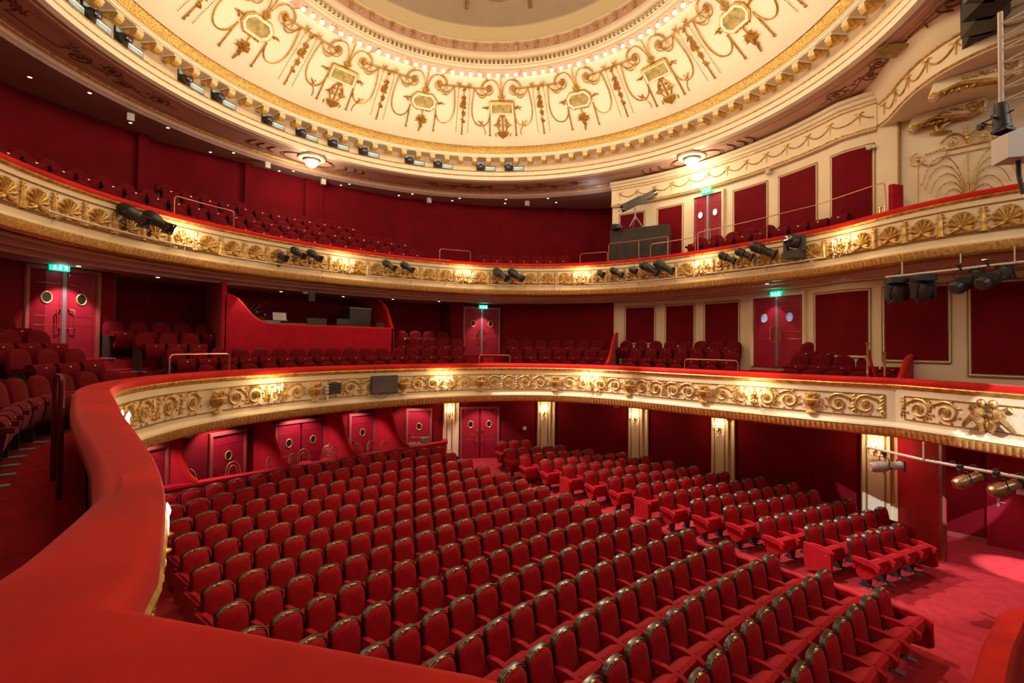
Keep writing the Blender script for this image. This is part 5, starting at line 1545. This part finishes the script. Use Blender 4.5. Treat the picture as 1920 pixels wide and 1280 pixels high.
straight_pipe((4.62, -6.12, -1.90), (4.05, -7.0, -1.90), 'short cream pipe under the lower balcony holding the long cream spotlight', cables=0)
straight_pipe((4.05, -7.0, -1.90), (3.5, -8.5, -1.88), 'cream pipe under the lower balcony at right with two chrome spotlights', drop=(.0,))
def hang(pr, x, y, z, yaw, tilt, lab, m=None):
    r = pr if pr.name not in used else copy_tree(pr); used.add(pr.name)
    Q = Matrix.Translation((x, y, z)) @ Matrix.Rotation(R_(yaw), 4, 'Z') @ Matrix.Rotation(PI, 4, 'Y') @ Matrix.Rotation(R_(tilt), 4, 'X')
    r.location = Q.to_translation(); r.rotation_euler = Q.to_euler(); return tag(r, lab, 'spotlight')
hang(SP_BIG, 5.95, -7.45, 1.28, 60, 25, 'black profile spotlight hanging under the upper balcony, left of two')
hang(SP_BIG, 5.80, -7.82, 1.30, 60, 22, 'black profile spotlight hanging under the upper balcony near the right edge')
long_ = spotlight('profile', .62, .085)
for o_ in KIDS[long_.name]:
    if o_.name.startswith('lamp_body'): o_.data.materials[0] = mat('worn_cream_paint', (.45, .33, .25), .5)
hang(long_, 4.42, -6.42, -2.18, 48, 3, 'long cream spotlight with square front hanging before the stage end pilaster')
chrome = spotlight('profile', .44, .085)
for o_ in KIDS[chrome.name]:
    if o_.name.startswith('lamp_body'): o_.data.materials[0] = mat('worn_copper', (.55, .30, .16), .3, .8)
hang(chrome, 3.80, -7.55, -2.08, 40, 25, 'copper coloured spotlight under the lower balcony, left of two')
hang(chrome, 3.62, -7.95, -2.08, 40, 22, 'copper coloured spotlight under the lower balcony at the right edge')
# hanging stage lamp, loudspeaker array, truss and side speakers at the proscenium
can = spotlight('fresnel', .36, .07)
Q = Matrix.Translation((1.0, -7.98, 2.62)) @ Matrix.Rotation(R_(-30), 4, 'Z') @ Matrix.Rotation(R_(84), 4, 'X')
can.location = Q.to_translation(); can.rotation_euler = Q.to_euler(); tag(can, 'black stage lamp hanging straight down from the white truss', 'spotlight')
r = empty('line_array_speaker', (4.35, -7.72, 5.55), R_(40))
for k in range(5):
    b = MB(); M = Matrix.Translation((.46*k-.4, -.30*k+.1, .16-.0*k)) @ Matrix.Rotation(R_(-8*k), 4, 'Z')
    b.prism([(-.30, 0), (.30, 0), (.30, .75), (-.26, .75)], -.22, .22, 'y', M); b.build('cabinet', CLOTHB if k % 2 else BLACK, r)
tag(r, 'black hanging loudspeaker cluster in the top right corner', 'loudspeaker')
r = empty('stage_truss', (1.55, -7.98, 2.95))
b = MB()
for x, y in ((0, 0), (.55, 0), (0, -.5), (.55, -.5)): b.tube([(x, y, 0), (x-.12, y, 1.1)], .025, 6)
b.build('chord', WPIPE, r, True)
b = MB()
for k in range(7):
    for y in (0,): b.tube([(-y-.017*k, 0, .05+.15*k), (-y-.017*k, -.5, .05+.15*(k+1))], .013, 5); b.tube([(-y-.017*k, 0, .05+.15*k), (-y-.017*k, -.5, .05+.15*k)], .010, 5)
b.build('lattice', WPIPE, r, True)
tag(r, 'white lattice truss hanging at the right edge', 'truss')
r = empty('side_loudspeaker', (2.9, -8.13, 2.62), R_(-60)); r.scale = (.85, .85, .85)
b = MB(); b.prism([(-.24, 0), (.2, .0), (.2, .52), (-.24, .42)], -.2, .2, 'y'); b.build('cabinet', WHITEP, r)
b = MB()
for z in (.08, .22, .36): b.box(.201, .206, -.1, .08, z, z+.04)
b.build('vent_slot', BLACK, r)
b = MB(); b.tube([(0, 0, 0), (.04, .05, -.25), (.06, .0, -.55)], .03, 6); b.build('support_arm', BLACK, r)
tag(r, 'white wedge loudspeaker on a black arm near the right edge', 'loudspeaker')

# ================================================================== FOLLOWSPOT PLATFORM
r = empty('followspot_platform', (8.48, 2.45, 2.05), math.atan2(-2.05, .55))
b = MB(); n = 24; top = 2.30
for j, z in enumerate((0, 1.1, top)):
    for i in range(n+1):
        x = 2.15*i/n; y = -.03*math.sin(i*1.7)*(1-j/2) - (.02 if j == 0 else 0); b.v.append((x, y, z+.05*(i/n)*0))
for j in range(2):
    for i in range(n): a = j*(n+1)+i; b.f.append((a, a+1, a+n+2, a+n+1))
b.add([(0, 0, top), (2.15, 0, top), (2.15, .8, top), (0, .8, top)], [(0, 1, 2, 3)]); b.add([(0, 0, 0), (0, 0, top), (0, .8, top), (0, .8, 0)], [(0, 1, 2, 3)]); b.add([(2.15, 0, 0), (2.15, .8, 0), (2.15, .8, top), (2.15, 0, top)], [(0, 1, 2, 3)])
b.build('black_drape', CLOTHB, r, True)
b = MB(); b.box(.05, 2.1, .05, .75, top-.05, top-.01); b.build('deck', BLACK, r)
tag(r, 'tall platform covered with black drape at the corner of the upper balcony', 'platform')
fs = empty('followspot', (8.78, 1.55, 4.36), R_(50))
b = MB()
for a in (0, 120, 240): b.tube([(0, 0, .45), (.28*math.cos(R_(a)), .28*math.sin(R_(a)), 0)], .018, 6)
b.tube([(0, 0, .3), (0, 0, .75)], .03, 8); b.build('tripod', GREYM, fs, True)
M = Matrix.Translation((0, 0, .95)) @ Matrix.Rotation(R_(-27), 4, 'X')
b = MB(); b.box(-.13, .13, -.25, .55, -.13, .13, M); b.box(-.11, .11, -.75, -.25, -.10, .10, M); b.build('lamp_housing', BLACK, fs)
b = MB(); b.lathe([(.10, 0), (.12, .0), (.12, .12), (.0, .12)], 12, M @ Matrix.Translation((0, -.75, 0)) @ Matrix.Rotation(PI/2, 4, 'X')); b.build('lens', LENS, fs, True)
b = MB(); b.tube([M @ Vector((-.18, .55, -.1)), M @ Vector((-.18, .65, .0)), M @ Vector((.18, .65, 0)), M @ Vector((.18, .55, -.1))], .012, 5); b.tube([M @ Vector((.16, -.2, 0)), M @ Vector((.16, .4, 0))], .02, 5); b.build('handle', GREYM, fs)
tag(fs, 'long black followspot on a tripod on top of the draped platform', 'followspot')
r = empty('equipment_pile', (8.55, 2.2, 4.36), R_(60)); b = MB(); b.box(-.3, .2, -.1, .15, 0, .10); b.prism([(-.1, .0), (.3, 0), (.22, .2), (-.0, .22)], -.12, .12, 'y'); b.build('bag', BLACK, r); b = MB(); b.tube([(-.3, 0, .3), (-.1, -.05, .05)], .015, 5); b.build('pole', WHITEP, r)
tag(r, 'small heap of black equipment beside the followspot', 'equipment')

# ================================================================== RAILINGS
def railing(pts, lab, m=COPPER, r0=.016, posts=()):
    a = Vector(pts[0]); r = empty('handrail', a)
    P_ = [Vector(p)-a for p in pts]
    # round the corners
    Q = [P_[0]]
    for i in range(1, len(P_)-1):
        d0 = (P_[i-1]-P_[i]); d1 = (P_[i+1]-P_[i]); c = min(.09, d0.length*.4, d1.length*.4)
        Q += [Vector(p) for p in bez(tuple(P_[i]+d0.normalized()*c), tuple(P_[i]+d0.normalized()*c*.4), tuple(P_[i]+d1.normalized()*c*.4), tuple(P_[i]+d1.normalized()*c), 4)]
    Q.append(P_[-1])
    b = MB(); b.tube(Q, r0, 7); b.build('tube', m, r, True)
    for p, q in posts:
        b = MB(); b.tube([Vector(p)-a, Vector(q)-a], r0, 6); b.build('post', m, r, True)
    return tag(r, lab, 'handrail')
def hoop(C, s0, s1, z0, z1, out, lab, post=None, r0=.016):
    p = [C.at(s0, z0, out), C.at(s0, z1, out), C.at((s0+s1)/2, z1, out), C.at(s1, z1, out), C.at(s1, z0, out)]
    ps = [(C.at(q, z0, out), C.at(q, z1, out)) for q in (post or ())]
    return railing(p, lab, COPPER, r0, ps)
hoop(CU, 17.25, 18.75, 3.05, 3.62, -.30, 'reddish metal hoop rail on the upper balcony above the left candle sconce')
hoop(CU, 25.5, 26.65, 3.05, 3.55, -.30, 'reddish metal hoop rail beside the lit steps of the upper balcony')
hoop(CU, 30.75, 31.75, 3.05, 3.50, -.30, 'low hoop rail just left of the black draped platform')
hoop(CU, 31.80, 33.95, 3.05, 3.80, -.28, 'hoop rail in front of the black draped platform', (32.9,))
hoop(CU, 33.3, 34.9, 3.05, 3.62, -.34, 'low dark hoop rail before the cream wall right of the platform')
railing([CU.at(35.0, 3.05, -.32), CU.at(35.0, 3.75, -.32), CU.at(36.5, 3.78, -.32), CU.at(38.5, 3.82, -.32), CU.at(40.2, 3.88, -.32), CU.at(40.25, 3.1, -.32)], 'long thin metal handrail along the right side of upper balcony', COPPER, .014, [(CU.at(37.2, 3.0, -.32), CU.at(37.2, 3.8, -.32))])
hoop(CL, 13.2, 14.6, -.75, -.28, -.34, 'red hoop rail at the left steps of the lower balcony')
hoop(CL, 22.0, 23.0, -.75, -.38, -.42, 'thin hoop rail in front of the central double door')
hoop(CL, 28.6, 30.1, -.75, -.38, -.40, 'hoop rail at the steps below the lower side door')
railing([(-6.62, -1.85, -1.5), (-6.62, -1.85, -.36), (-6.66, -1.0, -.38), (-6.66, -1.0, -1.5)], 'dark metal stanchion rail standing close behind the near velvet rail', mat('dark_red_metal', (.16, .03, .03), .25, .7), .024)

# brass rope posts, sloping velvet dividers
def stanchion(loc, lab, h=.95):
    r = empty('rope_post', loc); b = MB(); b.lathe([(0, 0), (.13, 0), (.13, .02), (.03, .05), (.026, h), (.04, h+.01), (.04, h+.05), (0, h+.06)], 12); b.build('post', BRASS, r, True); tag(r, lab, 'rope post')
pA = ray_s(CL, 5.83, -6.39)
v1 = Vector((6.95, -5.75, -1.15)); v2 = Vector((7.05, -6.05, -1.15))
stanchion(v1, 'taller looking brass rope post beside the last lower balcony seats', 1.22); stanchion(v2, 'brass rope post holding the red rope end by the sloping velvet divider', 1.02)
b = MB(); b.tube(bez(tuple(v1+Vector((.03, -.02, 1.1))), tuple(v1+Vector((.05, -.08, .5))), tuple(v2+Vector((-.05, .05, .1))), tuple(v2+Vector((-.03, 0, .2))), 12), .03, 7); tag(b.build('velvet_rope', RAIL, None, True), 'red velvet rope hanging between the two brass posts', 'rope')
def divider(a, c, z0, z1, zb, lab):
    r = empty('sloping_divider', (a[0], a[1], zb)); L = math.hypot(c[0]-a[0], c[1]-a[1]); r.rotation_euler = (0, 0, math.atan2(c[1]-a[1], c[0]-a[0]))
    cur = bez((0, z0-zb), (L*.45, z0-zb+.02), (L*.5, z1-zb), (L, z1-zb), 12)
    b = MB(); b.prism([(0, 0), (L, 0)]+cur[::-1], -.04, .04, 'y'); b.build('panel', DRAPE, r)
    b = MB(); b.tube([(x, 0, z) for x, z in cur], .05, 8); b.build('padded_edge', RAIL, r, True); tag(r, lab, 'divider')
divider((6.55, -6.30), (8.0, -6.42), -.74, -.18, -1.6, 'sloping red velvet divider at the stage end of the lower balcony')
divider((6.55, 1.25), (9.0, 2.45), -.62, .45, -1.6, 'steep sloping red divider between seat blocks before the cream wall corner')
b = MB(); b.box(-.05, .05, -.07, .25, 0, .75); o = b.build('rail_end_panel', DRAPE, None); o.location = CU.at(40.3, 3.05, -.45); o.rotation_euler = (0, 0, CU.ang(40.3)); tag(o, 'red padded end panel closing the upper balcony handrail', 'end panel')
for k, (dx, lab) in enumerate(((0, 'left'), (.12, 'right'))):
    stanchion(CU.at(39.95+dx, 2.7, -.5), 'short brass rope post at the upper balcony rail end, %s one' % lab, .62)

# ================================================================== SMALL THINGS
r = empty('wall_monitor'); M = CL.frame(18.65, -1.22, .12); r.location = M.to_translation(); r.rotation_euler = (0, 0, M.to_euler().z)
b = MB(); b.box(-.42, .42, -.03, .02, -.26, .26); b.build('bezel', BLACK, r); b = MB(); b.box(-.40, .40, -.035, -.03, -.24, .24); b.build('screen', SCREEN, r)
b = MB(); b.box(-.5, -.2, .0, .03, -.30, -.27); b.build('connector_box', WHITEP, r); b = MB(); b.tube([(x-.05, -.02, -.27+y) for x, y in sag((-.3, 0), (.2, 0), .13, 12)], .008, 5); b.build('cable', BLACK, r)
tag(r, 'dark flat monitor mounted on the lower balcony front', 'monitor')
r = empty('equipment_box'); M = CL.frame(17.12, -1.25, .10); r.location = M.to_translation(); r.rotation_euler = (0, 0, M.to_euler().z)
b = MB(); b.box(-.17, .17, -.05, .0, -.14, .15); b.build('case', BLACK, r); b = MB()
for z in (-.08, 0, .08): b.box(-.26, -.17, -.04, .0, z-.025, z+.025)
b.box(-.23, -.17, -.03, .0, -.26, -.14); b.build('connector', WHITEP, r)
tag(r, 'small black equipment box with connectors on the lower balcony front', 'equipment box')
def wallplate(loc, rz, lab, s=.06):
    b = MB(); b.box(-s, s, -.02, 0, -s, s); o = b.build('wall_plate', WHITEP, None); o.location = loc; o.rotation_euler = (0, 0, rz); tag(o, lab, 'wall plate')
wallplate((7.35, 6.1, 1.38), -.85, 'small white square plate high on the red wall right of the central door', .09)
wallplate((6.98, 5.42, -3.35), -.62, 'small white square plate on the red stalls wall beside a pilaster', .07)
# downlights
def down(x, y, z, lab, grp, r0=.055):
    r = empty('downlight', (x, y, z)); b = MB(); b.lathe([(0, 0), (r0*.8, 0), (r0*.8, -.004), (0, -.004)], 14); b.build('lens', DOWN, r); b = MB(); b.lathe([(r0*.8, .0), (r0, .0), (r0, -.008), (r0*.8, -.006)], 14, None, cap=False); b.build('rim', WHITEP, r); tag(r, lab, 'downlight', grp)
DLM = [(-6.31, 6.52, 'beside the far left exit sign'), (-4.74, 7.47, 'first one right of the far left door'), (-3.06, 8.03, 'just left of the control booth'), (-1.29, 8.64, 'above the left of the control booth'), (.85, 8.67, 'above the right half of the control booth'), (2.59, 8.19, 'right after the booth side wall'), (4.27, 7.57, 'left of the central exit sign'), (6.78, -3.64, 'left of the side door exit sign'), (5.67, -7.73, 'above the cable-wrapped pipe at right')]
for x, y, l in DLM:
    down(x, y, 1.655, 'round downlight in lower balcony ceiling, '+l, 'lower balcony ceiling downlights')
DLU = [(-7.22, 8.0), (-6.16, 7.94), (-5.23, 9.3), (-4.39, 8.88), (-3.1, 10.1), (-2.48, 9.41), (-.9, 10.3), (-.51, 9.6), (1.37, 10.2), (1.51, 9.6), (3.66, 9.7), (3.9, 9.0), (5.67, 8.67), (5.6, 8.05), (7.54, 7.31), (7.1, 6.8), (9.0, 5.61), (8.2, 5.4)]
UDL = 'leftmost;second from the left;third from the left;fourth from the left;fifth from the left;sixth from the left;rear one of the pair at the lantern;front one of the pair at the lantern;rear one of the first pair past the lantern;front one of the first pair past the lantern;rear one of the middle pair;front one of the middle pair;rear one of the pair left of the last;front one of the pair left of the last;rear one of the second last pair;front one of the second last pair;rearmost one beside the wall corner;brightest one near the wall corner'.split(';')
for (x, y), l in zip(DLU, UDL):
    q_ = max(1.0, 9.95/math.hypot(x, y)); x, y = x*q_, y*q_
    down(x, y, 6.20, 'lit downlight in upper rear ceiling, '+l, 'upper balcony ceiling downlights', .05)
def detector(x, y, z, lab, s=.08):
    r = empty('ceiling_speaker', (x, y, z)); b = MB(); b.box(-s, s, -s*.7, s*.7, -.24, -.04); b.build('housing', WHITEP, r); b = MB(); b.box(-.01, .01, -.01, .01, -.05, 0); b.build('bracket', WHITEP, r); tag(r, lab, 'loudspeaker')
detector(-5.3, 8.5, 6.2, 'small white loudspeaker under the rear ceiling at the left'); detector(-1.5, 9.6, 6.2, 'small white loudspeaker under the rear ceiling just left of the lantern')
detector(.55, 9.9, 6.2, 'small white loudspeaker under the rear ceiling just right of the lantern'); detector(4.7, 9.0, 6.2, 'small white loudspeaker under rear ceiling at centre'); detector(7.9, 6.3, 6.2, 'small white loudspeaker under the rear ceiling near the wall corner')
r = empty('security_camera', WR.at(FS1-.15, 5.0, .12)); b = MB(); b.ball((0, 0, 0), .07, 8); b.box(-.03, .03, -.14, .0, -.03, .03); b.build('housing', WHITEP, r, True); tag(r, 'small white camera at the top corner of the rightmost upper panel', 'camera')
r = empty('smoke_detector', WR.at(ray_s(WR, 9.4, -2.9), 5.33, .12)); b = MB(); b.ball((0, 0, 0), .09, 10, (1, 1, 1)); b.build('housing', WHITEP, r, True); tag(r, 'round white alarm sounder below the swagged frieze', 'alarm')
for s, lab in ((13.7, 'left of centre'), (18.0, 'above the box double door'), (26.4, 'above the bare red wall bay'), (29.9, 'above the fourth pilaster')):
    r = empty('emergency_light', CL.at(s, -1.94, -.35)); b = MB(); b.lathe([(0, 0), (.09, 0), (.07, -.07), (0, -.09)], 12); b.build('housing', WHITEP, r, True); tag(r, 'small white fitting under the lower balcony edge, '+lab, 'light fitting')
r = empty('video_camera', CU.at(21.2, 1.66, -.72)); b = MB(); b.box(-.10, .10, -.12, .08, -.34, -.06); b.build('body', BLACK, r); b = MB(); b.tube([(0, 0, 0), (0, 0, -.08)], .02, 6); b.box(-.25, -.1, -.04, .04, -.10, -.04); b.build('mount', WHITEP, r); tag(r, 'small black camera hanging under the upper balcony over the control booth', 'camera')
# steps
def steps(name, x, y, rz, w, n, z0, dz, dy, lab, m=CARPET):
    r = empty(name, (x, y, z0), rz)
    for k in range(n): b = MB(); b.box(-w/2, w/2, dy*k, dy*n, dz*k if k == 0 else dz*k-.0, dz*(k+1)); b.build('step', m, r)
    tag(r, lab, 'steps')
steps('steps', -4.95, 6.45, R_(28), 1.2, 3, -1.12, .21, .32, 'pink carpeted steps beside the far left door of the lower balcony', CARPET)
steps('steps', 6.0, 5.95, R_(-25), .9, 3, -1.12, .19, .3, 'carpeted steps beside the central double door of the lower balcony', CARPET)
steps('steps', 8.35, -2.9, R_(-100), .9, 2, -1.2, .25, .3, 'carpeted steps in front of the lower side door', CARPET)
def lit_steps(C, s, off, z, n, lab):
    r = empty('aisle_steps', C.at(s, z, -off), C.ang(s)+0)
    for k in range(n):
        b = MB(); b.box(-.45, .45, .28*k, .28*(k+1)+.02, -.2, .20*(k+1)); st = b.build('step', CARPETD, r)
        b = MB(); b.box(-.44, .44, .28*k-.012, .28*k, .20*(k+1)-.035, .20*(k+1)); b.build('nosing', WHITEP, st)
    tag(r, lab, 'steps')
lit_steps(CU, 25.9, .8, 2.45, 5, 'dark aisle steps with pale nosings left of centre on the upper balcony')
lit_steps(CU, 31.2, .6, 2.45, 4, 'dark aisle steps with pale nosings beside the draped platform')

# ================================================================== ORCHESTRA PIT
r = empty('pit_rail', (0, -7.72, -4.8))
RP = [(-1.5, .12), (.7, .06), (2.2, -.03), (3.4, -.17), (3.9, -.42), (6.0, -1.6)]
b = MB(); b.sweep(np.array(RP), [(.30, 0), (.30, .90), (.26, .96), (.04, .96), (.0, .90), (.0, 0)]); b.build('padded_rail', RAIL, r, True)
tag(r, 'thick red velvet covered orchestra pit rail in the bottom right corner', 'rail')
b = MB(); b.box(-4, 3.7, -12.5, -8.05, -6.6, -6.5); struct(b.build('floor', BLUEB))
r = empty('music_stand', (2.9, -8.5, -6.5)); b = MB(); b.tube([(0, 0, 0), (0, 0, 1.5)], .02, 6); b.box(-.3, .3, -.02, .02, 1.45, 1.8); b.tube([(-.4, 0, 1.6), (.1, .1, 2.2), (.3, .0, 2.35)], .02, 6); b.build('stand', BLACK, r); b = MB(); b.ball((.1, .1, 2.22), .04, 6); b.ball((-.3, 0, 2.0), .035, 6); b.build('chrome_joint', GREYM, r); tag(r, 'dark stand with chrome joints inside the orchestra pit', 'music stand')

# downlights that make the bright pools on the doors, seats and partitions
def pool(x, y, z, tx, ty, tz, pw, ang=45, colr=(1, .80, .74)):
    light('SPOT', 'downlight_beam', (x, y, z), pw, colr, .03, (tx, ty, tz), ang, .5)
pool(-6.35, 6.35, 1.62, -6.5, 7.0, -.6, 170, 75)
pool(-3.2, 8.0, 1.62, -3.4, 7.9, -.6, 110, 62)
pool(3.3, 8.0, 1.62, 3.6, 7.9, -.6, 110, 62)
pool(5.9, 6.6, 1.62, 6.05, 7.1, -.6, 130, 62)
pool(-2.7, 7.0, 1.62, -2.8, 7.2, .0, 60, 60)
pool(8.6, -3.0, 1.62, 8.9, -3.3, -1.0, 45, 70)
for x, y in ((-5.2, 5.5), (-3.4, 6.6), (-1.0, 7.2), (.9, 7.3), (3.0, 7.2)):
    pool(x, y, -1.98, x+.1, y+.5, -4.6, 125, 100, (1, .78, .74))
pool(5.0, 5.5, -1.98, 5.3, 6.0, -4.7, 150, 95)
pool(8.7, -8.3, -1.95, 8.6, -8.2, -4.8, 700, 34, (1, .9, .85))
pool(8.6, -7.3, -1.95, 8.9, -7.0, -4.8, 90, 100)

# ------------------------------------------------------------------ lift everything so that the stalls floor is z = 0
for o in list(scn.objects):
    if o.parent is None: o.location.z += LIFT
